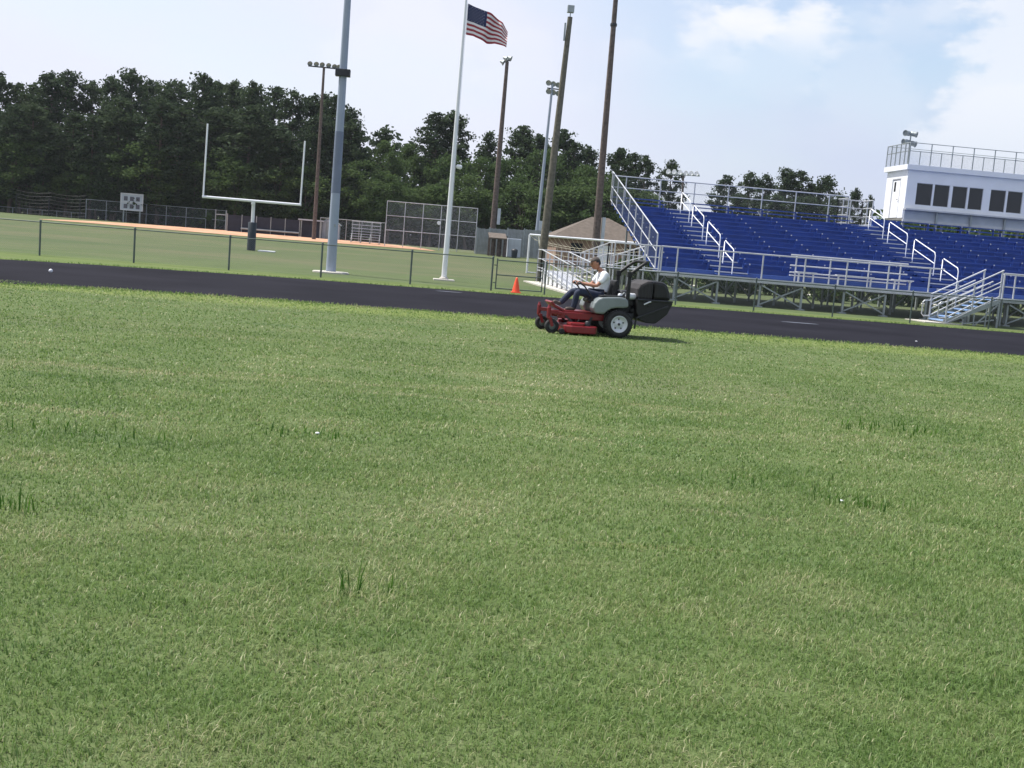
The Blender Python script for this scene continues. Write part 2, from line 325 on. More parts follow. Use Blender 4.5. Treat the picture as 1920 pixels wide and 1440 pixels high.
# ------------------------------------------------------------------ grass blades
def blades(name, xy, h, w, lean, mats_share, material, z=0.0, tint=None):
    n = len(xy); ang = RNG.uniform(0, 2 * math.pi, n); la = RNG.uniform(0, 2 * math.pi, n)
    ang = la + math.pi / 2 + RNG.normal(0, .35, n); dx, dy = np.cos(ang), np.sin(ang); lx, ly = np.cos(la) * lean * h, np.sin(la) * lean * h
    V = np.zeros((n, 5, 3))
    for k, (sw, t, tt) in enumerate(((-1, 0, 0), (1, 0, 0), (.75, .5, .3), (-.75, .5, .3), (0, 1, 1))):
        V[:, k, 0] = xy[:, 0] + dx * w * sw * .5 + lx * tt; V[:, k, 1] = xy[:, 1] + dy * w * sw * .5 + ly * tt
        V[:, k, 2] = z + h * t * np.sqrt(np.clip(1 - (lean * .75) ** 2 * tt, .08, 1)) - .003 * (t == 0)
    me = bpy.data.meshes.new(name); me.vertices.add(n * 5); me.vertices.foreach_set('co', V.reshape(-1))
    base = (np.arange(n) * 5)[:, None]
    loops = np.concatenate([base + np.array([[0, 1, 2, 3]]), base + np.array([[3, 2, 4]])], 1).reshape(-1)
    me.loops.add(n * 7); me.loops.foreach_set('vertex_index', loops)
    me.polygons.add(n * 2); st = np.stack([np.arange(n) * 7, np.arange(n) * 7 + 4], 1).reshape(-1); me.polygons.foreach_set('loop_start', st)
    me.update(calc_edges=True)
    a = me.attributes.new('tint', 'FLOAT', 'FACE'); a.data.foreach_set('value', np.repeat(tint if tint is not None else RNG.uniform(0, 1, n), 2))
    me.materials.append(material); o = bpy.data.objects.new(name, me); col.objects.link(o); return o
def grass_material():
    m = bpy.data.materials.new('grass_blades'); m.use_nodes = True; nt = m.node_tree; N = nt.nodes; Lk = nt.links
    b = N['Principled BSDF']; b.inputs['Roughness'].default_value = .5; b.inputs['Specular IOR Level'].default_value = .3
    at = N.new('ShaderNodeAttribute'); at.attribute_name = 'tint'
    rp = N.new('ShaderNodeValToRGB'); Lk.new(at.outputs['Fac'], rp.inputs['Fac']); e = rp.color_ramp.elements
    e[0].position = 0; e[0].color = (.096, .170, .040, 1); e[1].position = 1; e[1].color = (.52, .50, .31, 1)
    for p, c in ((.35, (.152, .236, .060)), (.6, (.218, .276, .100)), (.80, (.32, .32, .16))):
        x = e.new(p); x.color = (*c, 1)
    Lk.new(rp.outputs[0], b.inputs['Base Color']); tr = N.new('ShaderNodeBsdfTranslucent'); Lk.new(rp.outputs[0], tr.inputs['Color'])
    ms = N.new('ShaderNodeMixShader'); ms.inputs[0].default_value = .38; Lk.new(b.outputs[0], ms.inputs[1]); Lk.new(tr.outputs[0], ms.inputs[2]); Lk.new(ms.outputs[0], N['Material Output'].inputs['Surface'])
    return m
def vnoise(x, y, s, seed):                  # cheap smooth value noise on arrays
    r = np.random.default_rng(seed).uniform(0, 1, (64, 64)); x = x / s + 200; y = y / s + 200
    xi, yi = np.floor(x).astype(int), np.floor(y).astype(int); fx, fy = x - xi, y - yi; fx = fx * fx * (3 - 2 * fx); fy = fy * fy * (3 - 2 * fy)
    g = lambda i, j: r[i % 64, j % 64]
    return (g(xi, yi) * (1 - fx) + g(xi + 1, yi) * fx) * (1 - fy) + (g(xi, yi + 1) * (1 - fx) + g(xi + 1, yi + 1) * fx) * fy
def field():
    P, H, Wd, Ln = [], [], [], []
    for (d0, d1, dens, w, h0, h1) in ((2.4, 4, 9000, .0036, .020, .042), (4, 6, 6000, .0044, .020, .042), (6, 9, 3200, .006, .020, .042), (9, 13, 1500, .009, .020, .040), (13, 18, 620, .013, .018, .036), (18, 26.4, 200, .020, .018, .036)):
        half = .50 * d1 + 5.0; n = int((d1 - d0) * 2 * half * dens)
        y = RNG.uniform(d0, d1, n); x = RNG.uniform(-half, half, n) + math.tan(YAW) * y
        off = np.abs(x - math.tan(YAW) * y) - .50 * y; keep = RNG.uniform(0, 1, n) < np.clip((4.8 - off) / 2.4, 0, 1); x, y = x[keep], y[keep]
        P.append(np.stack([x, y], 1)); H.append(RNG.uniform(h0, h1, len(x))); Wd.append(np.full(len(x), w) * RNG.uniform(.7, 1.3, len(x))); Ln.append(RNG.uniform(.5, 1.3, len(x)))
    for (fe, sgn, cnt) in ((near_edge, -1, 8000), (far_edge, 1, 4000)):      # ragged fringes along the track
        x = RNG.uniform(-22, 32, cnt); y = np.array([fe(a) for a in x]) + sgn * np.abs(RNG.normal(0, .35, cnt)) - sgn * .06
        P.append(np.stack([x, y], 1)); H.append(RNG.uniform(.02, .07, cnt)); Wd.append(np.full(cnt, .022)); Ln.append(RNG.uniform(.2, .9, cnt))
    xy = np.concatenate(P); h = np.concatenate(H); w = np.concatenate(Wd); ln = np.concatenate(Ln); x, y = xy[:, 0], xy[:, 1]
    dry = .5 * vnoise(x, y * 2.2, .55, 1) + .3 * vnoise(x, y * 3, 1.7, 2) + .2 * vnoise(x, y, .16, 3)
    drift = vnoise(x / 3.2, y, .75, 21) - .5; stripe = np.sin((x - .06 * y) * 2 * math.pi / 2.9) * np.clip(vnoise(x, y, 7, 22) * 2 - .6, 0, 1)
    t = np.clip((dry - .5) * .85 + .36 + .30 * drift + .12 * stripe + RNG.normal(0, .20, len(x)), 0, 1)
    t = np.where(RNG.uniform(0, 1, len(x)) < .012, RNG.uniform(.85, 1, len(x)), t)
    t[y > 26] = np.clip(t[y > 26] + .10, 0, .8); t[y > 33] = RNG.uniform(0, .35, int((y > 33).sum()))
    for px, py, half, wid in ((850, 750, 1.0, .10), (1290, 772, .5, .07), (1110, 829, .45, .06), (600, 714, 1.1, .08), (1370, 967, .35, .05), (60, 765, 1.3, .09), (1010, 667, .9, .10), (160, 690, 1.2, .09), (1240, 770, .3, .06), (700, 680, .8, .09)):
        c = gnd(px, py); inside = (np.abs(x - c.x) < half * (.7 + .5 * vnoise(x, y, .3, 31))) & (np.abs(y - c.y + .12 * np.sin((x - c.x) * 2.2)) < wid * (.4 + vnoise(x, y, .25, 32)))
        pick = inside & (RNG.uniform(0, 1, len(x)) < .62); t[pick] = RNG.uniform(.7, .95, int(pick.sum()))       # little rows of raked straw
    h = h * (.75 + .6 * vnoise(x, y, .4, 9))
    o = blades('grass', xy, h, w, ln, None, grass_material(), 0, t); tag(o, 'short mown green grass with straw clippings on the field', 'grass', kind='stuff')
field()
def weed(px, py, spread, count, hmax, label):
    c = gnd(px, py); r = thing('weed_tuft', label, 'plant', (c.x, c.y, 0), group='uncut weed tufts in the mown field')
    xy = np.stack([RNG.normal(0, spread, count), RNG.normal(0, spread * .45, count)], 1)
    o = blades('blade_cluster', xy, RNG.uniform(.3, 1, count) * hmax * .85, np.full(count, .0035 + .0011 * c.y), RNG.uniform(.1, .5, count), None, M['weed']); o.parent = r
weed(664, 1112, .045, 12, .27, 'few tall dark grass stalks nearest the camera, left of centre')
weed(727, 1112, .012, 4, .15, 'single short dark sprig right of the tall stalks')
weed(130, 812, .50, 46, .13, 'wide bright green weed patch at the left of the field')
weed(545, 812, .35, 30, .11, 'thin row of green weeds left of the field centre')
weed(1665, 806, .42, 70, .15, 'bright green weed clump at the right, farther of two')
weed(1625, 948, .26, 44, .13, 'dark green upright weed clump at the right, nearer of two')
weed(8, 955, .10, 30, .20, 'bright green weed clump cut by the left photo edge')
weed(1400, 902, .35, 36, .10, 'low scattered weeds just right of the field centre')

# ------------------------------------------------------------------ chain link fences by the track
def rail_fence(name, label, xs_, y, h, pr=.034, cat='fence', mid=None):
    r = thing(name, label, cat, (xs_[0], y, zt(y))); z = zt(y)
    for x in xs_:
        MB().tube([(x, y, z - .3), (x, y, z + h)], pr, 8).lathe([(pr * 1.25, 0), (pr * 1.2, .03), (.005, .06)], (x, y, z + h), (0, 0, 1), 8).build('post', 'greenmetal', r, smooth=True)
    MB().tube([(xs_[0], y - .002, z + h - .03), (xs_[-1], y - .002, z + h - .03)], .022, 6).build('top_rail', 'greenmetal', r, smooth=True)
    MB().link((xs_[0], y + .03, 0), (xs_[-1], y + .03, 0), z + .04, z + h - .04).build('wire_mesh', 'wire', r)
    return r
FY = 42.4
lx = [atY(px, py, FY).x for px, py in ((75, 450), (252, 460), (430, 480), (603, 490), (771, 500), (923, 510))]
rail_fence('chain_link_fence', 'waist-high green chain link fence left of the gate, along the far track edge', [lx[0] - 7.4, lx[0] - 3.7] + lx, FY, 1.22)
gx0, gx1 = atY(931, 510, FY).x, atY(1017, 520, FY).x
rx = [atY(px, 560, FY).x for px in (1022,)] ; rx = [gx1 + .12] + [atY(px, 560, FY).x for px in (1116, 1267, 1415, 1564, 1711, 1860)]; rx += [rx[-1] + 3.1 * k for k in (1, 2, 3)]
rail_fence('chain_link_fence', 'thin green chain link fence right of the gate, in front of the blue bleachers', rx, FY, 1.2, .03)
g = thing('fence_gate', 'closed green tubular gate with three rails beside the orange cone', 'gate', (gx0, FY - .05, 0))
gy = FY - .05
gf = MB()
for zz in (.10, .60, 1.14): gf.tube([(gx0, gy, zz), (gx1, gy, zz)], .024, 6)
for x in (gx0, gx1): gf.tube([(x, gy, .08), (x, gy, 1.2)], .026, 6)
gf.build('gate_frame', 'greenmetal', g, smooth=True)
MB().link((gx0, gy + .02, 0), (gx1, gy + .02, 0), .12, 1.12).build('wire_mesh', 'wire', g)
MB().tube([(gx0 - .1, gy + .04, .3), (gx0, gy, .3)], .02, 6).tube([(gx0 - .1, gy + .04, .95), (gx0, gy, .95)], .02, 6).build('hinge', 'greenmetal', g)

# ------------------------------------------------------------------ poles
def lamp_head(mb, c, aim, r=.30):
    mb.lathe([(.05, -.32), (.10, -.28), (.14, -.12), (r * .8, 0), (r, .10), (r * .96, .11), (r * .8, .03)], c, aim, 12)
def floodlight(name, label, base, top, r0, r1, pole, lamps, boxz=None, cat='light pole', group='floodlight poles', bar=None, footing=None, lampaim=(0, -.6, -.5), lamp_r=.30):
    base, top = Vector(base), Vector(top); t = thing(name, label, cat, base, group=group)
    MB().tube([base - Vector((0, 0, .5)), base.lerp(top, .5), top], r0, 12, r1).build('pole', pole, t, smooth=True)
    if bar: MB().beam(*bar, .10, .12).build('crossarm', 'darkmetal', t)
    for l in lamps:
        m_ = MB(); lamp_head(m_, l, lampaim, lamp_r); m_.tube([Vector(l) + Vector((0, .06, -.3)), Vector(l)], .04, 6); m_.build('lamp', 'galv', t, smooth=True)
    if boxz: MB().box((base.x + r0 + .01, base.y - .35, base.z + boxz), (base.x + r0 + .32, base.y - .05, base.z + boxz + 1.6)).build('switch_box', 'palepanel', t, bevel=.02)
    return t
def ln(px, py, Y): return atY(px, py, Y)
# left ball field pole A with a row of lamps
Y = 118; tp = ln(607.5, 126, Y); bs = Vector((ln(589, 440, Y).x, Y, zt(Y))); bs.x = tp.x
L6 = [ln(x, y, Y) for x, y in ((581, 118.5), (593, 119.5), (604, 120.5), (616, 122), (627, 124), (635, 125))]
floodlight('floodlight_pole', 'slim brown floodlight pole with a row of lamps, left of the thick grey pole', (tp.x, Y, zt(Y)), tp, .21, .12, 'rustwood', L6, bar=(ln(578, 123.5, Y), ln(638, 129.5, Y)), lampaim=(.2, -.8, -.5), lamp_r=.26)
Y = 116; tp = ln(951, 116, Y)
floodlight('floodlight_pole', 'rusty brown floodlight pole with lamps seen edge-on, right of the flagpole', (ln(923, 440, Y).x, Y, zt(Y)), tp, .33, .17, 'rustwood', [ln(943, 117, Y), ln(947, 113, Y) + Vector((0, -1, 0)), ln(953, 110, Y) + Vector((0, .8, 0)), ln(957, 109.5, Y)], 3.0, bar=(ln(941, 118, Y) , ln(959, 112, Y)), lampaim=(.9, -.2, -.35), lamp_r=.28)
Y = 122; tp = ln(1036, 158, Y)
floodlight('floodlight_pole', 'thin grey steel floodlight pole with two rows of round lamps', (ln(1005, 440, Y).x, Y, zt(Y)), tp, .20, .12, 'steel', [ln(x, y, Y) for x, y in ((1029, 155), (1038, 157), (1047, 159), (1029, 171), (1038, 173), (1047, 175))], 2.2, bar=(ln(1026, 165, Y), ln(1050, 168, Y)), lampaim=(-.3, -.85, -.4), lamp_r=.30)
Y = 60.9; b0 = gnd(1011, 527); tp = ln(1069, 32, Y)
t = thing('utility_pole', 'thick leaning wooden utility pole with a small box on top, behind the ramp', 'utility pole', b0)
MB().tube([b0 - Vector((0, 0, .5)), b0.lerp(tp, .5), tp], .235, 14, .13).build('pole', 'wood', t, smooth=True)
MB().tube([tp, tp + Vector((0, 0, .25))], .03, 6).box((tp.x - .17, Y - .15, tp.z + .22), (tp.x + .17, Y + .15, tp.z + .58)).build('top_box', 'galv', t, bevel=.03)
q = b0.lerp(tp, .94); MB().tube([q + Vector((-.2, -.05, -.4)), q + Vector((-.2, -.05, .5))], .05, 6).tube([q + Vector((-.2, -.05, -.2)), q + Vector((0, 0, -.2))], .03, 6).build('insulator', 'galv', t)
Y = 84; tp = Vector((ln(1156, -30, Y).x, Y, 26)); bx = ln(1116, 470, Y).x
t = thing('utility_pole', 'tall brown wooden pole rising out of the photo, just left of the bleachers', 'utility pole', (bx, Y, zt(Y)))
MB().tube([(bx, Y, zt(Y) - .5), Vector((bx, Y, zt(Y))).lerp(tp, .5), tp], .30, 14, .13).build('pole', 'rustwood', t, smooth=True)
MB().box((bx + .31, Y - .2, 2.2), (bx + .55, Y + .05, 4.4)).build('conduit_box', 'palepanel', t, bevel=.02)
MB().lathe([(.24, 0), (.25, .12), (.235, .2)], Vector((bx, Y, zt(Y))).lerp(tp, .69), (0, 0, 1), 14).build('collar', 'darkmetal', t)

# the thick grey pole
Y = 47.9; b0 = gnd(621, 511.5); tp = ln(661, -60, Y); up_ = lambda f: Vector((b0.x, Y, 0)).lerp(Vector((b0.x + .10, Y, 13)), f)
t = thing('steel_pole', 'thick tapering grey steel pole with a dark bracket high up, behind the fence', 'pole', (b0.x, Y, 0), group=None)
def zpy(py): return ln(640, py, Y).z
z1, z2 = zpy(363), zpy(247); rr = lambda z: .205 - .0062 * z
MB().tube([(b0.x, Y, -.3), (b0.x, Y, z1)], rr(0), 20, rr(z1)).build('lower_shaft', 'steel', t, smooth=True)
MB().tube([(b0.x, Y, z1), (b0.x, Y, z2)], rr(z1) + .006, 20, rr(z2) + .006).build('middle_shaft', 'midshaft', t, smooth=True)  # middle length of the pole, in a darker blue-grey than the rest
MB().tube([(b0.x, Y, z2), (b0.x, Y, 18)], rr(z2), 20, rr(18)).build('upper_shaft', 'steel', t, smooth=True)
zb = zpy(137); MB().box((b0.x - .30, Y - .28, zb - .14), (b0.x + .30, Y + .1, zb + .14)).build('bracket_box', 'darkmetal', t, bevel=.02)
zz = zpy(468); MB().box((b0.x + .03, Y - rr(0) - .03, 1.9), (b0.x + .10, Y - rr(0) + .03, 2.0)).build('access_plate', 'galv', t)
MB().lathe([(.75, -.2), (.75, .05), (.70, .07)], (b0.x, Y, 0), (0, 0, 1), 20).build('concrete_footing', 'concrete', t)
# flagpole and flag
Y = 49.6; b0 = Vector((gnd(832, 526).x, Y, 0)); tp = ln(877.5, -8, Y); tp.x = tp.x * .55 + b0.x * .45
t = thing('flagpole', 'white tapering flagpole on a concrete pad', 'flagpole', b0)
MB().tube([b0, b0.lerp(tp, .5), tp], .115, 16, .05).lathe([(.02, 0), (.07, .03), (.09, .10), (.06, .17), (.01, .19)], tp, (0, 0, 1), 12).build('shaft', 'white', t, smooth=True)
MB().box((b0.x - .45, Y - .45, -.15), (b0.x + .45, Y + .45, .06)).lathe([(.2, .06), (.19, .12), (.13, .16)], b0, (0, 0, 1), 16).build('concrete_pad', 'concrete', t, bevel=.02)
hz = ln(856, 313, Y).z; hx = b0.lerp(tp, hz / tp.z).x
MB().tube([(hx + .05, Y, hz), (hx + .16, Y - .03, hz + .03)], .02, 6).build('lamp_arm', 'galv', t)
MB().lathe([(.04, -.12), (.09, -.08), (.10, .08), (.05, .13)], (hx + .26, Y - .03, hz + .01), (1, 0, -.15), 10).build('lamp', 'white', t, smooth=True)
MB().tube([b0 + Vector((.13, -.13, 1.2)), tp + Vector((.07, -.05, -.3))], .006, 4).build('halyard', 'white', t)
ft = ln(880, 7, Y); ft.x = b0.lerp(tp, ft.z / tp.z).x + .10
def flag_point(u, v):                        # u along the fly, v down the hoist
    top = [(0, 0), (.30, -.10), (.62, -.20), (.95, -.30), (1.22, -.42), (1.5, -.62), (1.74, -1.0)]
    bot = [(0, -1.27), (.30, -1.30), (.60, -1.42), (.90, -1.54), (1.22, -1.52), (1.50, -1.56), (1.72, -1.66)]
    k = u * 6; i = min(5, int(k)); f = k - i; L_ = lambda a: (a[i][0] * (1 - f) + a[i + 1][0] * f, a[i][1] * (1 - f) + a[i + 1][1] * f)
    a, b = L_(top), L_(bot)
    return Vector((ft.x + a[0] * (1 - v) + b[0] * v, Y - .02 + .16 * u ** .6 * math.sin(u * 10.5 + v * 1.6) + .10 * u * math.sin(u * 21 + v * 3), ft.z + a[1] * (1 - v) + b[1] * v))
fl = thing('flag', 'stars and stripes flag flying to the right from the flagpole', 'flag', ft)
NU, NV = 48, 39; fm = MB(); fm.add([flag_point(i / NU, j / NV) for j in range(NV + 1) for i in range(NU + 1)], [])
for j in range(NV):
    for i in range(NU):
        fm.f.append((j * (NU + 1) + i, j * (NU + 1) + i + 1, (j + 1) * (NU + 1) + i + 1, (j + 1) * (NU + 1) + i))
        fm.m.append(2 if (i < NU * .42 and j < 21) else (j // 3) % 2)
fm.build('cloth', ['flagred', 'flagwhite', 'flagblue'], fl, smooth=True)
sm = MB()
for r_ in range(9):
    for c_ in range(6 if r_ % 2 == 0 else 5):
        u = .40 * (c_ + (.5 if r_ % 2 == 0 else 1.0)) / 6 + .008; v = (r_ + .8) / 9.6 * 21 / 39
        for s in (-1, 1):
            pts = [flag_point(u + .010 * (1 if k % 2 == 0 else .42) * math.sin(k * math.pi / 5), v - .016 * (1 if k % 2 == 0 else .42) * math.cos(k * math.pi / 5)) + Vector((0, s * .012, 0)) for k in range(10)]
            sm.add(pts, [tuple(range(10))])
sm.build('stars', 'flagwhite', fl)
MB().tube([flag_point(0, .02) + Vector((-.02, 0, 0)), flag_point(0, .5) + Vector((-.02, 0, 0)), flag_point(0, .98) + Vector((-.02, 0, 0))], .014, 6).build('hoist_edge', 'flagwhite', fl)

# ------------------------------------------------------------------ goal posts, soccer goal, cone, small things
gp = gnd(472, 473); Yg = gp.y; zg = zt(Yg); gp.z = zg
Y = Yg; L_ = ln(381, 367.5, Y); R_ = ln(563, 385.5, Y); zc = (L_.z + R_.z) / 2; bx = (L_.x + R_.x) / 2 + .08
t = thing('goal_post', 'white football goal post with a dark padded base', 'goal post', (bx, Y, zg))
MB().tube([(L_.x - .06, Y, zc), (R_.x + .06, Y, zc)], .085, 10).build('crossbar', 'white', t, smooth=True)
for px, py, X in ((391.5, 232, L_.x), (569, 264, R_.x)):
    e = ln(px, py, Y); MB().tube([(X, Y, zc - .08), (X + (.06), Y, e.z)], .055, 10).build('upright', 'white', t, smooth=True)
MB().tube([(bx, Y + .25, zg), (bx, Y + .25, zc - .65), (bx, Y + .2, zc - .25), (bx, Y + .05, zc - .05)], .11, 12).lathe([(.13, -.1), (.14, .1)], (bx, Y + .06, zc - .12), (0, 0, 1), 12).build('stanchion', 'white', t, smooth=True)
zp = ln(474, 417, Y).z; MB().lathe([(.27, 0), (.27, zp - zg - .03), (.24, zp - zg)], (bx, Y + .25, zg + .01), (0, 0, 1), 18).build('base_pad', 'pad', t, smooth=True)
p = gnd(500, 475); tag(MB().poly([(p.x - .5, p.y - .7), (p.x + .55, p.y - .6), (p.x + .5, p.y + .7), (p.x - .55, p.y + .6)], zt(p.y) - .02, zt(p.y) + .06).build('white_plate', 'white', bevel=.02), 'flat white plate lying on the grass right of the goal post base', 'plate')
Y = 75; c = Vector((ln(988, 505, Y).x, Y, zt(Y))); t = thing('soccer_goal', 'white soccer goal with a sagging net, behind the leaning pole', 'soccer goal', c)
an = rad(-14); ux = Vector((math.cos(an), math.sin(an), 0)); uy = Vector((.55, .85, 0)).normalized(); Hh = 2.5; Wd = 7.3
A0, A1 = c, c + ux * Wd; up3 = Vector((0, 0, 1))
MB().tube([A0, A0 + up3 * Hh], .065, 8).build('goal_upright', 'white', t, smooth=True); MB().tube([A1, A1 + up3 * Hh], .065, 8).build('goal_upright', 'white', t, smooth=True)
MB().tube([A0 + up3 * Hh, A1 + up3 * Hh], .065, 8).build('crossbar', 'white', t, smooth=True)
for A in (A0, A1):
    B = A + uy * 1.3; MB().tube([A + up3 * Hh, B + up3 * Hh, B + uy * .6 + up3 * 1.2, B + uy * .9 + up3 * .03, A + up3 * .05], .038, 8).build('side_frame', 'white', t, smooth=True)
nm = MB()
for k in range(25):
    s = k / 24; o = A0 + ux * Wd * s; sag = .35 * math.sin(math.pi * s)
    nm.tube([o + up3 * Hh, o + uy * .7 + up3 * (Hh - .25 - sag * .6), o + uy * 1.35 + up3 * (Hh - .35 - sag), o + uy * 1.9 + up3 * 1.2, o + uy * 2.2 + up3 * .05], .012, 4)
for fz, fy in ((Hh - .3, .7), (Hh - .45, 1.35), (1.5, 1.75), (.9, 2.0), (.4, 2.12)):
    nm.tube([A0 + ux * Wd * i / 12 + uy * fy + up3 * (fz - .35 * math.sin(math.pi * i / 12)) for i in range(13)], .012, 4)
nm.build('net', 'net', t)
p = gnd(967, 549); t = thing('traffic_cone', 'bright orange traffic cone on the grass in front of the gate', 'cone', p)
MB().lathe([(.155, .03), (.145, .06), (.045, .52), (.030, .56), (.022, .56)], p, (0, 0, 1), 20).build('cone_body', 'orange', t, smooth=True)
MB().box((p.x - .18, p.y - .18, 0), (p.x + .18, p.y + .18, .032)).build('base', 'orange', t, bevel=.01)
def small(name, px, py, r, label, cat, sq=1.0, m='white'):
    p = gnd(px, py); tag(MB().lathe([(r * .3, 0), (r * .85, r * .3 * sq), (r, r * .8 * sq), (r * .8, r * 1.4 * sq), (r * .2, r * 1.75 * sq)], (p.x, p.y, .006), (0, 0, 1), 12).build(name, m, smooth=True), label, cat)
small('ball', 95, 511.5, .055, 'small white ball on the dark track at the far left', 'ball')
small('litter_scrap', 595, 815, .018, 'tiny white scrap in the grass left of the field centre', 'litter', .5)
small('litter_scrap', 1577, 942, .016, 'tiny white scrap beside the nearer dark weed clump at the right', 'litter', .5)
small('litter_scrap', 1718, 641, .03, 'tiny white scrap on the dark track at the right', 'litter', .5)

# ------------------------------------------------------------------ the ball field beyond
def far_fence(name, label, p0, p1, tops, n, Y, mid=True, m='galv', dens=.16, cat='fence', group=None):
    X0, X1 = ln(p0, 430, Y).x, ln(p1, 430, Y).x; h0, h1 = ln(p0, tops[0], Y).z, ln(p1, tops[1], Y).z; z = zt(Y); h = (h0 + h1) / 2
    t = thing(name, label, cat, (X0, Y, z), group=group)
    for i in range(n + 1):
        x = X0 + (X1 - X0) * i / n; MB().tube([(x, Y, z - .2), (x, Y, h)], .045, 6).build('post', m, t)
    for zz in ([h - .03, (h + z) / 2] if mid is True else [h - .03] + [z + (h - z) * f for f in (mid or [])]):
        MB().tube([(X0, Y - .04, zz), (X1, Y - .04, zz)], .032, 5).build('rail', m, t)
    MB().link((X0, Y + .05, 0), (X1, Y + .05, 0), z + .05, h - .05, dens, .0025).build('wire_mesh', m, t)
    return t
far_fence('outfield_fence', 'low outfield fence at the far left below the pines', -60, 160, (383, 398), 8, 139, False)
far_fence('outfield_fence', 'taller two-rail outfield fence under the scoreboard', 160, 422, (374.5, 393), 7, 137, True)
far_fence('outfield_fence', 'plain fence behind the small spectator stand', 600, 722, (405, 420), 5, 126, False)
far_fence('backstop', 'tall see-through backstop of posts and rails behind home plate', 723, 893, (378, 388), 5, 114, [.68, .36], m='alu', dens=.14, cat='backstop')
Y = 113.8; p = ln(823, 418, Y); tag(MB().lathe([(.02, 0), (.19, .01), (.19, .03), (.02, .04)], p, (0, -1, 0), 16).build('round_sign', 'white'), 'round white disc fixed on the tall backstop', 'sign')
# netting poles at the far left
Y = 133
t = thing('batting_cage', 'dark sagging batting cage nets between posts at the far left', 'batting cage', (ln(60, 390, Y).x, Y, zt(Y)))
for px in (30, 92, 150): x = ln(px, 385, Y).x; MB().tube([(x, Y, zt(Y)), (x, Y, ln(px, 366 + (px - 30) * .06, Y).z)], .05, 6).build('post', 'darkmetal', t)
nm = MB(); xa, xb = ln(30, 380, Y).x, ln(160, 380, Y).x
for r_ in range(7):
    z = zt(Y) + .3 + r_ * .38; nm.tube([(xa + (xb - xa) * i / 24, Y, z - .16 * abs(math.sin(i / 24 * 2 * math.pi))) for i in range(25)], .010, 4)
for i in range(33): x = xa + (xb - xa) * i / 32; nm.tube([(x, Y, zt(Y) + .1), (x, Y, zt(Y) + 2.2)], .009, 4)
nm.build('netting', 'darkmetal', t)
# scoreboard
Y = 136.2; a, b_ = ln(227.5, 362, Y), ln(267, 396, Y); t = thing('scoreboard', 'small pale scoreboard with six dark panels in front of the pines', 'scoreboard', (a.x, Y, zt(Y)))
MB().box((a.x, Y, b_.z), (b_.x, Y + .25, a.z)).build('panel', 'palepanel', t, bevel=.03)
fm = MB(); W_, H_ = b_.x - a.x, a.z - b_.z
for q_ in ((a.x - .06, a.x + .08), (b_.x - .08, b_.x + .06)): fm.box((q_[0], Y - .06, b_.z - .05), (q_[1], Y, a.z + .05))
fm.box((a.x + .082, Y - .06, a.z - .08), (b_.x - .082, Y, a.z + .05)); fm.box((a.x + .082, Y - .06, b_.z - .05), (b_.x - .082, Y, b_.z + .08)); fm.box((a.x + .082, Y - .05, b_.z + H_ * .44), (b_.x - .082, Y, b_.z + H_ * .52))
fm.build('frame', 'alu', t)
for r_ in range(2):
    for c_ in range(3):
        x = a.x + W_ * (.13 + .28 * c_); z = b_.z + H_ * (.10 + .47 * r_); MB().box((x, Y - .035, z), (x + W_ * .17, Y - .002, z + H_ * .26)).build('digit_panel', 'digit', t)
for x in (a.x + .3, b_.x - .3): MB().tube([(x, Y + .15, zt(Y)), (x, Y + .15, b_.z + .1)], .09, 8).build('post', 'galv', t)
# dugout and its screens
Y = 127; t = thing('dugout', 'low dark dugout with a pale roof edge, left of the brown pole', 'dugout', (ln(565, 430, Y).x, Y, zt(Y)))
x0, x1 = ln(564, 430, Y).x, ln(603, 430, Y).x; zr = ln(575, 411, Y).z
MB().box((x0, Y + .2, zt(Y) - .1), (x1, Y + 2.6, zr - .16)).build('back_wall', 'screen', t)
MB().poly([(x0 - .3, Y - .4), (x1 + .2, Y - .4), (x1 + .2, Y + 2.8), (x0 - .3, Y + 2.8)], zr - .14, zr).build('roof', 'palepanel', t)
for x in (x0 + .05, x1 - .05): MB().tube([(x, Y - .2, zt(Y)), (x, Y - .2, zr - .14)], .06, 6).build('post', 'galv', t)
t = thing('windscreen_fence', 'dark windscreened fence between the goal post and the dugout', 'fence', (ln(428, 420, Y).x, Y, zt(Y)))
x0, x1 = ln(426, 420, Y).x, ln(562, 420, Y).x; zs = ln(500, 408, Y).z
MB().box((x0, Y, zt(Y)), (x1, Y + .05, zs)).build('screen', 'screen', t)
for i in range(6): x = x0 + (x1 - x0) * i / 5; MB().tube([(x, Y - .06, zt(Y)), (x, Y - .06, zs + .1)], .05, 6).build('post', 'galv', t)
zz = ln(500, 432, Y).z; MB().tube([(x0 + 1.5, Y - .3, max(zz, zt(Y) + .2)), (x1, Y - .3, max(zz, zt(Y) + .2))], .10, 8).build('bench_rail', 'galv', t)
t = thing('entry_gateway', 'open dark gateway at the right end of the tall outfield fence', 'gate', (ln(405, 410, Y).x, Y + 5, zt(Y)))
x0, x1 = ln(404, 410, 132).x, ln(424, 410, 132).x
for x in (x0, x1): MB().tube([(x, 132, zt(132)), (x, 132, ln(410, 393, 132).z)], .06, 6).build('post', 'galv', t)
MB().tube([(x0, 132, ln(410, 402, 132).z), (x1, 132, ln(410, 402, 132).z)], .05, 6).build('lintel', 'galv', t)
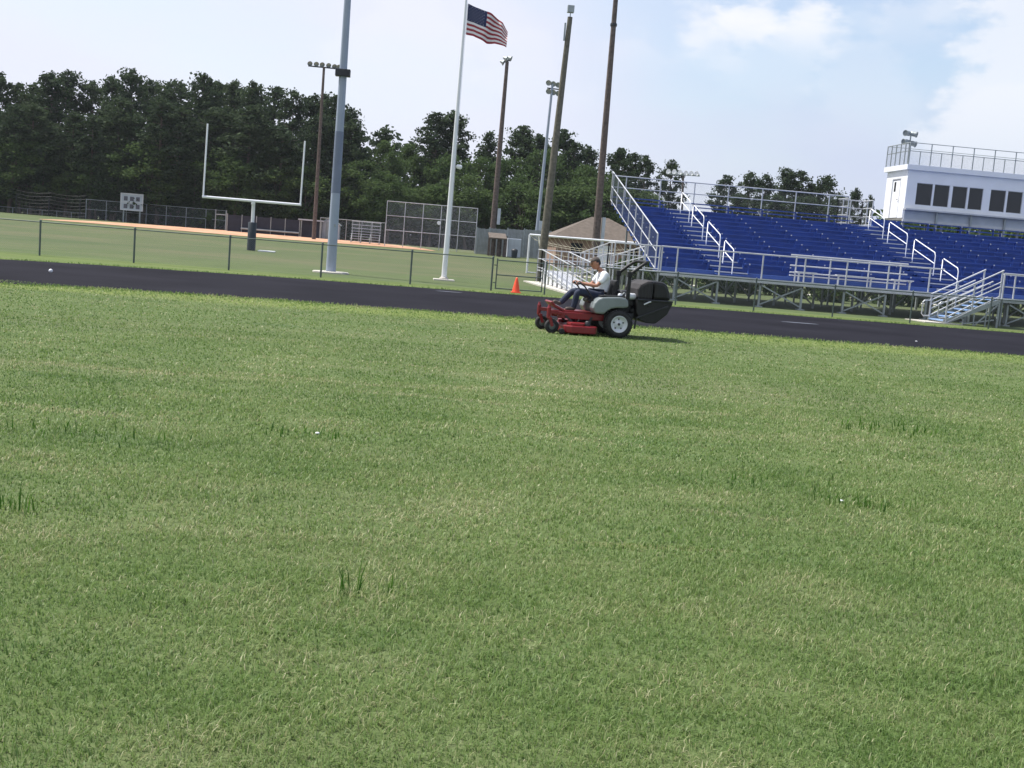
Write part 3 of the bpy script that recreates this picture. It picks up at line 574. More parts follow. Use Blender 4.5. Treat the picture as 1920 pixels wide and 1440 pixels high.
# small grey shed half hidden by the thick pole
Y = 128; x0, x1 = ln(601, 430, Y).x, ln(636, 430, Y).x; z0 = zt(Y); ze, za = ln(618, 421, Y).z, ln(618, 407, Y).z
t = thing('storage_shed', 'small grey gabled shed half hidden by the thick grey pole', 'shed', ((x0 + x1) / 2, Y, z0))
MB().prism([(x0, z0 - .2), (x1, z0 - .2), (x1, ze), ((x0 + x1) / 2, za - .1), (x0, ze)], Y, Y + 2.6).build('wall', 'palepanel', t)
rf = MB(); xm = (x0 + x1) / 2
for xe in (x0 - .15, x1 + .15): rf.add([(xe, Y - .15, ze - .1), (xe, Y + 2.75, ze - .1), (xm, Y + 2.75, za), (xm, Y - .15, za), (xe, Y - .15, ze - .02), (xe, Y + 2.75, ze - .02), (xm, Y + 2.75, za + .08), (xm, Y - .15, za + .08)], [(0, 1, 2, 3), (4, 7, 6, 5), (0, 3, 7, 4), (1, 5, 6, 2), (0, 4, 5, 1)])
rf.build('roof', 'galv', t)
MB().box((xm - .45, Y - .03, z0), (xm + .45, Y - .004, z0 + 1.9)).build('door', 'galv', t)
# little spectator stand
Y = 117; x0, x1 = ln(657, 430, Y).x, ln(714, 430, Y).x; z0 = zt(Y)
t = thing('spectator_stand', 'small aluminium spectator stand left of the tall backstop', 'bleachers', (x0, Y, z0))
for k in range(4):
    MB().box((x0, Y + k * .6, z0 + .42 + k * .25), (x1, Y + k * .6 + .26, z0 + .46 + k * .25)).build('seat_plank', 'alu', t)
    MB().box((x0, Y + k * .6 + .3, z0 + .16 + k * .25), (x1, Y + k * .6 + .56, z0 + .2 + k * .25)).build('foot_plank', 'alu', t)
for i in range(4):
    x = x0 + .1 + (x1 - x0 - .2) * i / 3; MB().beam((x, Y, z0 + .05), (x, Y + 2.2, z0 + 1.1), .06, .06).box((x - .03, Y + 2.2, z0), (x + .03, Y + 2.26, z0 + 2.2)).box((x - .03, Y, z0), (x + .03, Y + .06, z0 + .42)).build('support_frame', 'galv', t)
gr = MB()
for zz in (1.5, 1.85, 2.2): gr.tube([(x0, Y + 2.3, z0 + zz), (x1, Y + 2.3, z0 + zz)], .03, 6)
gr.build('back_rail', 'alu', t); MB().link((x0, Y + 2.33, 0), (x1, Y + 2.33, 0), z0 + 1.2, z0 + 2.2, .12, .004).build('rail_mesh', 'galv', t)
# grey slatted fence, with the wooden shelter, pale cabinet and bin before it
Y = 112; t = thing('privacy_fence', 'grey slatted privacy fence right of the backstop', 'fence', (ln(895, 450, Y).x, Y, zt(Y)))
for k, (pa, pb) in enumerate(((894, 917), (917, 951), (951, 982), (982, 1014), (1014, 1034))):
    x0, x1 = ln(pa, 450, Y).x + .03, ln(pb, 450, Y).x - .03; h = ln((pa + pb) / 2, 428.5 + (pa - 895) * .03, Y).z; pm = MB(); n = max(2, int((x1 - x0) / .13))
    for i in range(n): w_ = (x1 - x0) / n; pm.box((x0 + i * w_, Y, zt(Y) + .02), (x0 + i * w_ + w_ - .015, Y + .03 + .01 * (i % 2), h + .02 * math.sin(i * 2.1)))
    pm.build('slat_panel', 'privacy', t); MB().tube([(x0 - .04, Y, zt(Y)), (x0 - .04, Y, h + .1)], .06, 6).build('post', 'galv', t)
t = thing('wooden_shelter', 'dark brown wooden lean-to shelter at the foot of the rusty pole', 'shelter', (ln(933, 460, 109).x, 109, zt(109)))
Y = 109; x0, x1 = ln(916, 455, Y).x, ln(949, 455, Y).x; z0 = zt(Y); zr = ln(932, 438.5, Y).z
MB().add([(x0, Y - .7, zr - .5), (x1, Y - .7, zr - .5), (x1, Y + 1.4, zr), (x0, Y + 1.4, zr), (x0, Y - .7, zr - .38), (x1, Y - .7, zr - .38), (x1, Y + 1.4, zr + .1), (x0, Y + 1.4, zr + .1)], [(0, 3, 2, 1), (4, 5, 6, 7), (0, 1, 5, 4), (1, 2, 6, 5), (2, 3, 7, 6), (3, 0, 4, 7)]).build('roof', 'shingle', t)
for i in range(6): x = x0 + .1 + (x1 - x0 - .2) * i / 5; MB().box((x - .07, Y + .9, z0), (x + .07 + .2 * (i % 2), Y + 1.0, zr - .1)).build('board', 'rustwood', t)
for x in (x0 + .08, x1 - .08): MB().box((x - .06, Y - .6, z0), (x + .06, Y - .48, zr - .47)).build('post', 'rustwood', t)
Y = 110; x0, x1 = ln(952, 460, Y).x, ln(977, 460, Y).x; z0 = zt(Y); t = thing('equipment_cabinet', 'pale blue grey cabinet against the slatted fence', 'cabinet', (x0, Y, z0))
zc_ = ln(964, 447.5, Y).z
MB().box((x0, Y, z0), (x1, Y + .9, zc_)).build('body', 'palepanel', t, bevel=.03); MB().box((x0 + .05, Y - .03, z0 + .08), ((x0 + x1) / 2 - .01, Y - .002, zc_ - .08)).build('door', 'palepanel', t); MB().box(((x0 + x1) / 2 + .01, Y - .03, z0 + .08), (x1 - .05, Y - .002, zc_ - .08)).build('door', 'palepanel', t)
p = ln(965, 470, 108); z0 = zt(108); t = thing('trash_bin', 'dark trash bin standing before the pale cabinet', 'bin', (p.x, 108, z0))
MB().lathe([(.24, 0), (.30, .65), (.30, .7)], (p.x, 108, z0), (0, 0, 1), 14).build('barrel', 'pad', t, smooth=True); MB().lathe([(.31, .7), (.27, .82), (.06, .86)], (p.x, 108, z0), (0, 0, 1), 14).build('lid', 'darkmetal', t, smooth=True)
# brown roofed hut
Y0, Y1 = 93, 100; z0 = zt(93); x0, x1 = ln(1036, 450, Y0).x, ln(1232, 460, Y0).x; ze = ln(1040, 444, Y0).z; za = ln(1150, 410, 96.5).z
t = thing('field_house', 'low brown hut with a hipped shingle roof behind the ramp', 'hut', ((x0 + x1) / 2, 96, z0))
MB().box((x0 + .4, Y0 + .4, z0 - .3), (x1 - .4, Y1 - .4, ze)).build('wall', 'brick', t)
m_ = MB(); ym = (Y0 + Y1) / 2; hp = 3.6
m_.add([(x0, Y0, ze - .05), (x1, Y0, ze - .05), (x1, Y1, ze - .05), (x0, Y1, ze - .05), (x0 + hp, ym, za), (x1 - hp, ym, za), (x0, Y0, ze + .12), (x1, Y0, ze + .12), (x1, Y1, ze + .12), (x0, Y1, ze + .12)], [(0, 3, 2, 1), (0, 1, 7, 6), (1, 2, 8, 7), (2, 3, 9, 8), (3, 0, 6, 9), (6, 7, 5, 4), (8, 9, 4, 5), (7, 8, 5), (9, 6, 4)])
m_.build('roof', 'shingle', t)
xw = x0 + 1.6
for k in range(3): MB().box((xw + k * 2.3, Y0 + .36, z0 + (1.0 if k != 1 else 0)), (xw + k * 2.3 + .95, Y0 + .395, z0 + 2.05)).build('door' if k == 1 else 'window', 'white' if k == 1 else 'glass', t)

# ------------------------------------------------------------------ the blue bleachers
XE, XR, YF, YR, ROWS, RUN, RISE, DECK = 10.7, 40.0, 47.0, 48.4, 14, .81, .225, 1.17
BL = thing('bleachers', 'large blue aluminium bleachers filling the right side', 'bleachers', (XE, YF, 0))
AISLES = [(13.35, 14.9, 14.12), (23.35, 24.95, 24.2), (34.2, 35.8, 35.0)]
SECT = [(XE + .06, 13.35), (14.9, 23.35), (24.95, 34.2), (35.8, XR)]
def tread(k): return DECK + .19 + RISE * k
def rowy(k): return YR + RUN * k
MB().box((XE, YF, DECK - .05), (XR, YR, DECK)).box((XE, YF - .04, DECK - .15), (XR, YF - .002, DECK + .02)).box((XE, YF - .05, DECK - .17), (XR, YF - .005, DECK - .153)).build('walkway', 'alu', BL)
BAYS = [11.4 + 1.83 * k for k in range(16)]
for k in range(ROWS):
    rb = MB(); rb.box((XE + .03, rowy(k), tread(k) - .05), (XR, rowy(k) + RUN - .003, tread(k))); zb = DECK + .002 if k == 0 else tread(k - 1) + .002
    rb.box((XE + .03, rowy(k) + .004, zb), (XR, rowy(k) + .034, tread(k) - .052)); rb.cur = 1; rb.box((XE + .03, rowy(k) - .012, tread(k) - .022), (XR, rowy(k) - .001, tread(k) + .001)); rb.build('foot_plank', ['blue', 'blueedge'], BL)
    for (a, b_) in SECT:
        pl = MB(); z = tread(k) + .42; y = rowy(k) + .46
        pl.box((a, y, z - .045), (b_, y + .25, z))
        pl.cur = 1
        for xb in BAYS:
            for xx in (xb,):
                if a + .1 < xx < b_ - .1: pl.cur = 0; pl.box((xx - .02, y + .05, tread(k) + .002), (xx + .02, y + .20, z - .047)); pl.cur = 1; pl.box((xx - .03, y - .012, z - .062), (xx + .03, y - .002, z - .002))
        pl.cur = 0
        pl.build('seat_plank', ['blue', 'alu'], BL)
for (a, b_, xh) in AISLES:
    for k in range(ROWS):
        st = MB(); y = rowy(k); zb = tread(k) - RISE if k else DECK; zm = (zb + tread(k)) / 2
        st.box((a + .05, y - .33, zm - .04), (b_ - .05, y - .006, zm)).box((a + .08, y - .30, zb + .004), (b_ - .08, y - .28, zm - .042))
        st.box((a + .05, y - .36, zm - .045), (b_ - .05, y - .333, zm + .006)); st.cur = 1; st.box((a + .05, y - .05, tread(k) - .045), (b_ - .05, y - .014, tread(k) + .006)); st.cur = 0
        st.build('aisle_step', ['blue', 'alu'], BL)
    for i, (k0, k1) in enumerate(((-.2, 1.75), (2.7, 5.6), (6.6, 9.4), (10.2, 12.6))):
        hr = MB(); za = lambda k: (tread(k) if k >= 0 else DECK); P = lambda k, h: (xh, YR + RUN * k - .02, DECK + .19 + RISE * k + h)
        g0, g1 = (xh, YR + RUN * k0 - .02, (DECK if k0 < 0 else tread(int(k0)))), (xh, YR + RUN * k1 - .02, tread(int(k1)))
        hr.tube([g0, P(k0, .86), P(k0 + .12, .98), P(k1 - .12, .98 ), P(k1, .92), g1], .022, 8)
        hr.tube([P(k0, .50), P(k1, .50)], .022, 8); hr.build('handrail', 'white', BL, smooth=True)
# guards
def guard(name, pts, posts, rails, mesh=None, m='alu', sub=True):
    """sloped or level guard between two points: rails at heights above the line"""
    p, q = Vector(pts[0]), Vector(pts[1]); top = MB()
    for h in rails: top.tube([p + Vector((0, 0, h)), q + Vector((0, 0, h))], .03 if h == rails[0] else .024, 8)
    o = top.build(name, m, BL, smooth=True)
    for f in posts:
        c = p.lerp(q, f); MB().box((c.x - .025, c.y - .025, c.z), (c.x + .025, c.y + .025, c.z + rails[0] - .01)).build('post', m, o)
    if mesh:
        mb = MB(); d = q - p; n = 60 if abs(d.y) > 1 else 0
        if abs(d.z) < .05: mb.link(p, q, p.z + mesh[0], p.z + mesh[1], .075, .0013)
        else:
            L = d.length; hh = mesh[1] - mesh[0]; t = -hh
            while t < L:
                for sg in (0, 1):
                    a, b_ = max(t, 0) / L, min(t + hh, L) / L; A = p.lerp(q, a); B = p.lerp(q, b_); za, zb = (a * L - t), (b_ * L - t)
                    if sg: za, zb = hh - za, hh - zb
                    mb.tube([A + Vector((0, 0, mesh[0] + za)), B + Vector((0, 0, mesh[0] + zb))], .0018, 3)
                t += .075
        mb.build('guard_mesh', 'wire', o)
    return o
bf = [(x - XE) / (23.0 - XE) for x in BAYS if x < 23]
guard('front_guard', ((XE, YF + .05, DECK), (23.0, YF + .05, DECK)), [0.003] + bf, (1.03,))
guard('front_guard', ((25.7, YF + .05, DECK), (XR, YF + .05, DECK)), [0.0, .035, .095, .11] + [i / 8 for i in range(2, 9)], (1.03,))
ey0, ez0, ey1, ez1 = 47.9, 1.25, 59.9, 4.52
guard('end_guard', ((XE - .02, ey0, ez0), (XE - .02, ey1, ez1)), [0, .14, .28, .42, .56, .70, .85, 1], (1.46, .72, .02), (.0, 1.44))
guard('end_guard', ((XR, ey0, ez0), (XR, ey1, ez1)), [0, .25, .5, .75, 1], (1.46, .72, .02))
yb = YR + RUN * ROWS + .05; zb_ = tread(ROWS - 1)
guard('back_guard', ((XE, yb, zb_), (23.45, yb, zb_)), [(x - XE) / (23.45 - XE) for x in [XE + .03] + BAYS[:7]], (1.5, .92, .40), (.1, 1.45))
# landing at the top of the second aisle
lb = MB(); lb.box((23.45, yb + .05, zb_ - .06), (26.7, yb + 2.9, zb_)).build('rear_landing', 'alu', BL)
lz = zb_ + .05
for (p_, q_) in (((23.48, yb + .08), (23.48, yb + 1.5)), ((23.48, yb + 1.5), (24.85, yb + 1.5)), ((24.85, yb + .08), (24.85, yb + 1.5))):
    guard('landing_guard', ((p_[0], p_[1], lz), (q_[0], q_[1], lz)), [0, .5, 1], (1.36, .95, .5, .06), (.06, 1.3))
for k in range(3): MB().box((24.95, yb + .02 + .3 * k, zb_ + .002 + .14 * k), (26.7, yb + .32 + .3 * k, zb_ + .14 + .14 * k)).build('landing_step', 'blue', BL)
# wheelchair guard standing behind the walkway, and its posts
o = MB(); X0g, X1g = ln(1484, 476, 48.2).x, ln(1703, 498, 48.2).x
zg_ = [ln(1590, 486.5, 48.2).z, ln(1590, 506, 48.2).z, ln(1590, 519, 48.2).z, ln(1590, 524.5, 48.2).z]
for h in zg_: o.tube([(X0g, 48.2, h), (X1g, 48.2, h)], .035 if h == zg_[0] else .03, 8)
o = o.build('wheelchair_guard', 'alu', BL, smooth=True)
for f in (.05, .34, .67, .94): x = X0g + (X1g - X0g) * f; MB().box((x - .025, 48.2, DECK), (x + .025, 48.25, zg_[0] - .03)).build('post', 'alu', o)
# understructure
for x in BAYS:
    fr = MB()
    for y in (YF + .10, 50.6, 54.4, 58.4): zt_ = DECK - .16 if y < YR else tread(int((y - YR) / RUN)) - .28; fr.box((x - .04, y - .04, 0), (x + .04, y + .04, zt_))
    fr.beam((x, YF + .06, DECK - .21), (x, YR, DECK - .21), .06, .10); fr.beam((x, YR, DECK - .2), (x, YR + RUN * ROWS, tread(ROWS - 1) - .20), .07, .14)
    fr.box((x - .15, YF - .02, 0), (x + .15, YF + .28, .05)); fr.build('support_frame', 'galv', BL)
for i in range(0, len(BAYS) - 1):
    a, b_ = BAYS[i] + .04, BAYS[i + 1] - .04
    B = lambda p, q, w: MB().beam(p, q, .03, w).build('cross_brace', 'galv', BL)
    if i % 2 == 0: B((a, YF + .05, .12), (b_, YF + .05, .92), .055); B((a, YF + .012, .92), (b_, YF + .012, .12), .055)
    else: B((a, 50.6, .2), (b_, 50.6, 1.55), .06); B((a, 50.65, 1.55), (b_, 50.65, .2), .06)
    for y, h in ((54.4, 2.4), (58.4, 3.4)): B((a, y, h * (.1 if i % 2 else .9)), (b_, y, h * (.9 if i % 2 else .1)), .06)
# front stairway, running up to the right
SW = MB(); sx0, sx1, sy0, sy1 = 21.9, 24.1, 44.3, 45.75; NS = 7
SW.box((sx1, sy0, DECK - .12), (sx1 + 1.5, YF - .055, DECK - .01))
for yy in (sy0 + .03, sy1 - .03): SW.beam((sx0, yy, .06), (sx1, yy, DECK - .12), .05, .18)
for x in (sx1 + .05, sx1 + 1.45):
    for yy in (sy0 + .05, 46.7): SW.box((x - .035, yy - .035, 0), (x + .035, yy + .035, DECK - .12))
SW.beam((sx1 - .9, sy0 + .05, .02), (sx1 + .05, sy0 + .05, DECK - .2), .04, .05).beam((sx1 - .1, sy0 + .06, .3), (sx1 - 1.4, sy0 + .06, .05), .04, .05)
for x in (sx1 - .45, sx1 - .95, sx1 - 1.4): SW.box((x - .02, sy0 + .02, 0), (x + .02, sy0 + .06, DECK - .2 - (sx1 - x) * .5))
SW = SW.build('stairway', 'galv', BL)
for i in range(NS):
    z = (i + 1) * (DECK - .01) / (NS + .0) - .02; x = sx0 + (sx1 - sx0) * i / NS; MB().box((x, sy0 + .07, z - .05), (x + .34, sy1 - .07, z)).build('stair_tread', 'bluetread', SW)
for yy in (sy0, sy1):
    sl_ = (DECK) / (sx1 - sx0); Z = lambda x, h: (x, yy, sl_ * (x - sx0) + h); hr = MB()
    hr.tube([Z(sx0 - .05, 1.12), Z(sx1 + .05, 1.12)], .030, 8)
    hr.tube([Z(sx1 - .35, .86), Z(sx0 + .02, .86), (sx0 - .22, yy, .86), (sx0 - .30, yy, .78), (sx0 - .30, yy, .30), (sx0 - .22, yy, .22), (sx0 + .02, yy, .24), Z(sx1 - .5, .30)], .026, 8)
    for h in (.68, .50): hr.tube([Z(sx0 + .05, h), Z(sx1 + .03, h)], .022, 8)
    hr.tube([Z(sx0 + .05, .0), Z(sx1 + .03, .10)], .025, 6)
    for f in (.02, .5, 1.0): c = Z(sx0 + (sx1 - sx0) * f, 0); hr.box((c[0] - .025, yy - .025, c[2]), (c[0] + .025, yy + .025, c[2] + 1.1))
    hr.build('stair_railing', 'alu', SW, smooth=False)
hr = MB(); hr.tube([(sx1 + 1.5, sy0 + .02, DECK + 1.03), (sx1 + 1.5, YF, DECK + 1.03)], .03, 8).tube([(sx1 + .1, sy0 + .02, DECK + 1.03), (sx1 + 1.5, sy0 + .02, DECK + 1.03)], .03, 8).tube([(sx1 + .1, sy0 + .02, DECK + .5), (sx1 + 1.5, sy0 + .02, DECK + .5)], .022, 8)
for x in (sx1 + .12, sx1 + 1.48): hr.box((x - .025, sy0, DECK - .1), (x + .025, sy0 + .05, DECK + 1.03))
hr.build('stair_railing', 'alu', SW)
struct('concrete_slab', MB().poly([(sx0 - .9, sy0 - .2), (sx0 + .7, sy0 - .2), (sx0 + .7, sy1 + .2), (sx0 - .9, sy1 + .2)], -.1, .035), M['concrete'])
# three short benches on the walkway
for (pa, pb), lab in (((1493, 1530), 'short aluminium bench on the bleacher walkway, left of three'), ((1568, 1639), 'long aluminium bench in the middle of the bleacher walkway, between two shorter ones'), ((1675, 1713), 'short aluminium bench on the bleacher walkway, nearest the front stairs')):
    Yb = 47.55; a, b_ = ln(pa, 530, Yb).x, ln(pb, 535, Yb).x; t = thing('walkway_bench', lab, 'bench', (a, Yb, DECK), group='benches on the bleacher walkway')
    MB().box((a, Yb, DECK + .40), (b_, Yb + .28, DECK + .45)).build('seat', 'alu', t, bevel=.008)
    for x in (a + .12, b_ - .12): MB().box((x - .03, Yb + .10, DECK), (x + .03, Yb + .16, DECK + .40)).box((x - .04, Yb + .02, DECK + .36), (x + .04, Yb + .26, DECK + .399)).box((x - .05, Yb + .02, DECK + .001), (x + .05, Yb + .26, DECK + .02)).build('leg', 'alu', t)
# ramp: a run away from the field, a landing, a run back up to the walkway
RP = thing('access_ramp', 'aluminium access ramp with railings at the left end of the blue bleachers', 'ramp', (8.8, 48, 0))
def run(xa, xb, p, q, name):
    (y0, z0), (y1, z1) = p, q
    MB().add([(xa, y0, z0 - .05), (xb, y0, z0 - .05), (xb, y1, z1 - .05), (xa, y1, z1 - .05), (xa, y0, z0), (xb, y0, z0), (xb, y1, z1), (xa, y1, z1)], [(0, 3, 2, 1), (4, 5, 6, 7), (0, 1, 5, 4), (1, 2, 6, 5), (2, 3, 7, 6), (3, 0, 4, 7)]).build(name, 'alu', RP)
RA, RB_, RC, RD = 6.85, 8.15, 8.75, 10.35; LY = 56.0; LZ = .66
run(RA, RB_, (45.4, .075), (LY, LZ), 'ramp_deck'); run(RC, RD, (LY, LZ), (48.5, DECK - .01), 'ramp_deck')
MB().box((RA, LY + .002, LZ - .05), (RD, LY + 1.6, LZ)).build('landing_deck', 'alu', RP); MB().box((RC, YF, DECK - .06), (XE - .003, 48.497, DECK - .008)).build('landing_deck', 'alu', RP)
def rail(x, p, q, h0=1.0, n=6, ext=0, skirt=False, name='ramp_railing'):
    (y0, z0), (y1, z1) = p, q; mb = MB(); hi = Vector((0, 0, h0))
    A, B = Vector((x, y0, z0)), Vector((x, y1, z1)); mb.tube([A + hi, B + hi], .028, 8).tube([A + hi * .55, B + hi * .55], .02, 8).tube([A + hi * .12, B + hi * .12], .02, 8)
    for i in range(n + 1): c = A.lerp(B, i / n); mb.box((x - .025, c.y - .025, 0), (x + .025, c.y + .025, c.z + h0 - .01))
    o = mb.build(name, 'alu', RP)
    if skirt:
        s = -1 if x == RA else 1
        for i in range(n):
            a, b_ = A.lerp(B, (i + .14) / n), A.lerp(B, (i + .86) / n); MB().add([(x + .03, a.y, .08), (x + .03, b_.y, .08), (x + .03, b_.y, b_.z + .16), (x + .03, a.y, a.z + .16), (x + .05, a.y, .08), (x + .05, b_.y, .08), (x + .05, b_.y, b_.z + .16), (x + .05, a.y, a.z + .16)], [(0, 3, 2, 1), (4, 5, 6, 7), (0, 1, 5, 4), (1, 2, 6, 5), (2, 3, 7, 6), (3, 0, 4, 7)]).build('kick_panel', 'white', RP)
rail(RA, (45.4, .075), (LY, LZ), n=7, skirt=True); rail(RB_, (45.4, .075), (LY, LZ), n=7)
rail(RC, (LY, LZ), (48.5, DECK)); rail(RD, (LY, LZ), (48.5, DECK))
rail(RA, (LY, LZ), (LY + 1.6, LZ), n=1)
mb = MB()
for h in (1.02, .55, .08): mb.tube([(RC, YF + .04, DECK + h), (XE - .02, YF + .04, DECK + h)], .028 if h > 1 else .02, 8).tube([(RC, YF + .04, DECK + h), (RC, 48.5, DECK + h)], .028 if h > 1 else .02, 8)
for k in range(4): x = RC + (XE - .06 - RC) * k / 3; mb.box((x - .025, YF + .015, 0), (x + .025, YF + .065, DECK + 1.0))
for k in range(1, 3): y = YF + .04 + 1.46 * k / 2; mb.box((RC - .025, y - .025, 0), (RC + .025, y + .025, DECK + 1.0))
mb.build('landing_railing', 'alu', RP)
mb = MB()
for h in (1.0, .55): mb.tube([(RA, LY + 1.6, LZ + h), (RD, LY + 1.6, LZ + h)], .025, 8)
for k in range(4): x = RA + (RD - RA) * k / 3; mb.box((x - .025, LY + 1.575, 0), (x + .025, LY + 1.625, LZ + .98))
mb.build('landing_railing', 'alu', RP)

# ------------------------------------------------------------------ press box
PX, PY0, PY1, PZ0, PZ1, PXR = 26.9, 60.6, 63.3, 4.98, 7.55, 41.0
PB = thing('press_box', 'white press box with dark windows above the blue seats', 'press box', (PX, PY0, 0))
wins = []
for a, b_ in ((1718, 1748.5), (1751.5, 1780.5), (1786, 1814), (1817.5, 1844), (1858, 1887), (1890.5, 1919)):
    wins.append((ln(a, 360, PY0).x, ln(b_, 360, PY0).x))
dx = wins[2][0] - wins[0][0]
k = 0
while wins[-1][1] < PXR - 2.3: w = wins[-2]; step = wins[4][0] - wins[2][0]; wins.append((wins[-2][0] + step, wins[-2][1] + step))
WZ0, WZ1 = 5.72, 6.90
fw = MB(); y0, y1 = PY0, PY0 + .12; xs_ = [PX] + [v for w in wins for v in w] + [PXR]
fw.box((PX, y0, 5.48), (PXR, y1, WZ0)); fw.box((PX, y0, WZ1), (PXR, y1, PZ1))
for i in range(0, len(xs_), 2): fw.box((xs_[i], y0, WZ0 + .0005), (xs_[i + 1], y1, WZ1 - .0005))
fw.build('front_wall', 'white', PB)
sw = MB(); dy0, dy1, dz1 = 61.45, 62.45, 7.08
sw.box((PX + .002, PY0 + .121, PZ0), (PX + .12, dy0, PZ1)).box((PX + .002, dy1, PZ0), (PX + .12, PY1, PZ1)).box((PX + .002, dy0 + .0005, dz1), (PX + .12, dy1 - .0005, PZ1)); sw.build('side_wall', 'white', PB)
MB().box((PX + .121, PY1 - .12, PZ0), (PXR, PY1, PZ1)).box((PXR - .12, PY0 + .121, PZ0), (PXR, PY1 - .121, PZ1)).build('back_wall', 'white', PB)
MB().box((PX + .125, PY0 + .1, PZ0 - .1), (PXR - .125, PY1 - .125, PZ0)).build('floor', 'concrete', PB)
d = MB().box((PX + .03, dy0 + .03, PZ0 + .02), (PX + .075, dy1 - .03, dz1 - .03)).build('door', 'white', PB)
MB().box((PX - .004, dy0 - .06, PZ0), (PX + .0015, dy0 - .001, dz1 + .06)).box((PX - .004, dy1 + .001, PZ0), (PX + .0015, dy1 + .06, dz1 + .06)).box((PX - .004, dy0, dz1 + .001), (PX + .0015, dy1, dz1 + .06)).build('door_frame', 'alu', PB)
MB().box((PX + .022, dy1 - .42, PZ0 + 1.45), (PX + .028, dy1 - .20, PZ0 + 1.98)).build('vision_pane', 'black', d); MB().tube([(PX + .01, dy0 + .12, PZ0 + 1.0), (PX - .03, dy0 + .12, PZ0 + 1.0), (PX - .03, dy0 + .25, PZ0 + 1.0)], .015, 6).build('handle', 'darkmetal', d)
for a, b_ in wins:
    w = MB(); w.box((a + .001, y0 + .03, WZ0 + .001), (a + .022, y1 - .01, WZ1 - .001)).box((b_ - .022, y0 + .03, WZ0 + .001), (b_ - .001, y1 - .01, WZ1 - .001)).box((a + .023, y0 + .03, WZ1 - .025), (b_ - .023, y1 - .01, WZ1 - .001)).box((a + .023, y0 + .03, WZ0 + .001), (b_ - .023, y1 - .01, WZ0 + .025))
    w = w.build('window', 'alu', PB); MB().box((a + .023, y0 + .06, WZ0 + .026), (b_ - .023, y0 + .07, WZ1 - .026)).build('pane', 'glass', w)
MB().box((PX - .03, PY0 - .30, 5.40), (PXR, PY0 - .001, 5.478)).build('ledge', 'alu', PB)
MB().box((PX + .05, PY0 + .02, 4.92), (PXR, PY0 + .10, 5.395)).build('skirt_panel', 'palepanel', PB); MB().box((PX, PY0 - .06, 4.78), (PXR, PY0 + .12, 4.915)).build('sill_beam', 'alu', PB)
for k in range(7): x = 28.75 + 1.95 * k; MB().box((x - .05, PY0 - .14, 4.3), (x + .05, PY0 - .062, 5.39)).build('bracket', 'galv', PB)
for k in range(7): x = 27.1 + 2.2 * k; MB().box((x - .06, PY1 - .5, 0), (x + .06, PY1 - .38, PZ0 - .1)).box((x - .06, PY0 + .3, 0), (x + .06, PY0 + .42, PZ0 - .1)).build('support_column', 'galv', PB)
MB().box((PX - .16, PY0 - .18, PZ1 + .002), (PXR, PY1 + .16, PZ1 + .27)).build('roof_deck', 'white', PB)
rr_ = MB(); rz = PZ1 + .27; gy = PY0 - .12
for h in (1.16, .72): rr_.tube([(PX - .1, gy, rz + h), (PXR, gy, rz + h)], .022, 6).tube([(PX - .1, gy, rz + h), (PX - .1, PY1 + .1, rz + h)], .022, 6)
rr_.tube([(PX - .1, PY1 + .1, rz + 1.16), (PXR, PY1 + .1, rz + 1.16)], .02, 6)
rr_ = rr_.build('roof_railing', 'galv', PB, smooth=True)
for k in range(13): x = PX - .1 + .6 * 2 * k; MB().box((x - .022, gy - .022, rz - .22), (x + .022, gy + .022, rz + 1.15)).build('post', 'galv', rr_); MB().box((x + .58, gy - .016, rz), (x + .62, gy + .016, rz + .71)).build('post', 'galv', rr_)
for k in range(1, 6): y = gy + (PY1 + .1 - gy) * k / 5; MB().box((PX - .122, y - .022, rz), (PX - .078, y + .022, rz + 1.15)).build('post', 'galv', rr_)
pm = MB(); pm.link((PX - .1, gy + .03, 0), (PXR, gy + .03, 0), rz + .03, rz + .70, .07, .002); pm.link((PX - .13, gy, 0), (PX - .13, PY1 + .1, 0), rz + .03, rz + 1.12, .07, .002); pm.build('guard_mesh', 'wire', rr_)
t = thing('floodlights', 'cluster of four small floodlights on the press box roof corner', 'floodlight', (27.15, 61.4, rz))
Y = 61.4; MB().tube([(27.15, Y, rz), (27.15, Y, rz + 1.75)], .04, 8).tube([(26.9, Y, rz + 1.62), (27.4, Y, rz + 1.62)], .025, 6).tube([(26.9, Y, rz + 1.25), (27.4, Y, rz + 1.25)], .025, 6).build('mast', 'galv', t)
for (ox, oz, am) in ((-.26, 1.74, (-.9, -.5, -.1)), (.24, 1.72, (.8, -.6, -.2)), (-.30, 1.27, (-.95, -.3, -.1)), (.24, 1.20, (.7, -.7, -.3))):
    m_ = MB(); lamp_head(m_, (27.15 + ox, Y, rz + oz), am, .17); m_.build('lamp', 'galv', t, smooth=True)
Y = 106; t = thing('floodlight_pole', 'row of six bright lamps on a crossarm seen past the bleachers', 'light pole', (ln(1277, 480, Y).x, Y, zt(Y)), group='floodlight poles')
xm = ln(1277, 480, Y).x; MB().tube([(xm, Y, zt(Y) - .4), (ln(1281, 330, Y).x, Y, ln(1281, 329, Y).z)], .16, 10, .09).build('pole', 'rustwood', t, smooth=True)
MB().beam(ln(1250, 326, Y), ln(1312, 330, Y), .1, .1).build('crossarm', 'galv', t)
for px, py in ((1254, 322), (1265, 322.5), (1276, 323.5), (1287, 325), (1297, 325.5), (1307, 326)):
    m_ = MB(); lamp_head(m_, ln(px, py, Y), (-.55, -.5, .1), .24); m_.build('lamp', 'white', t, smooth=True)

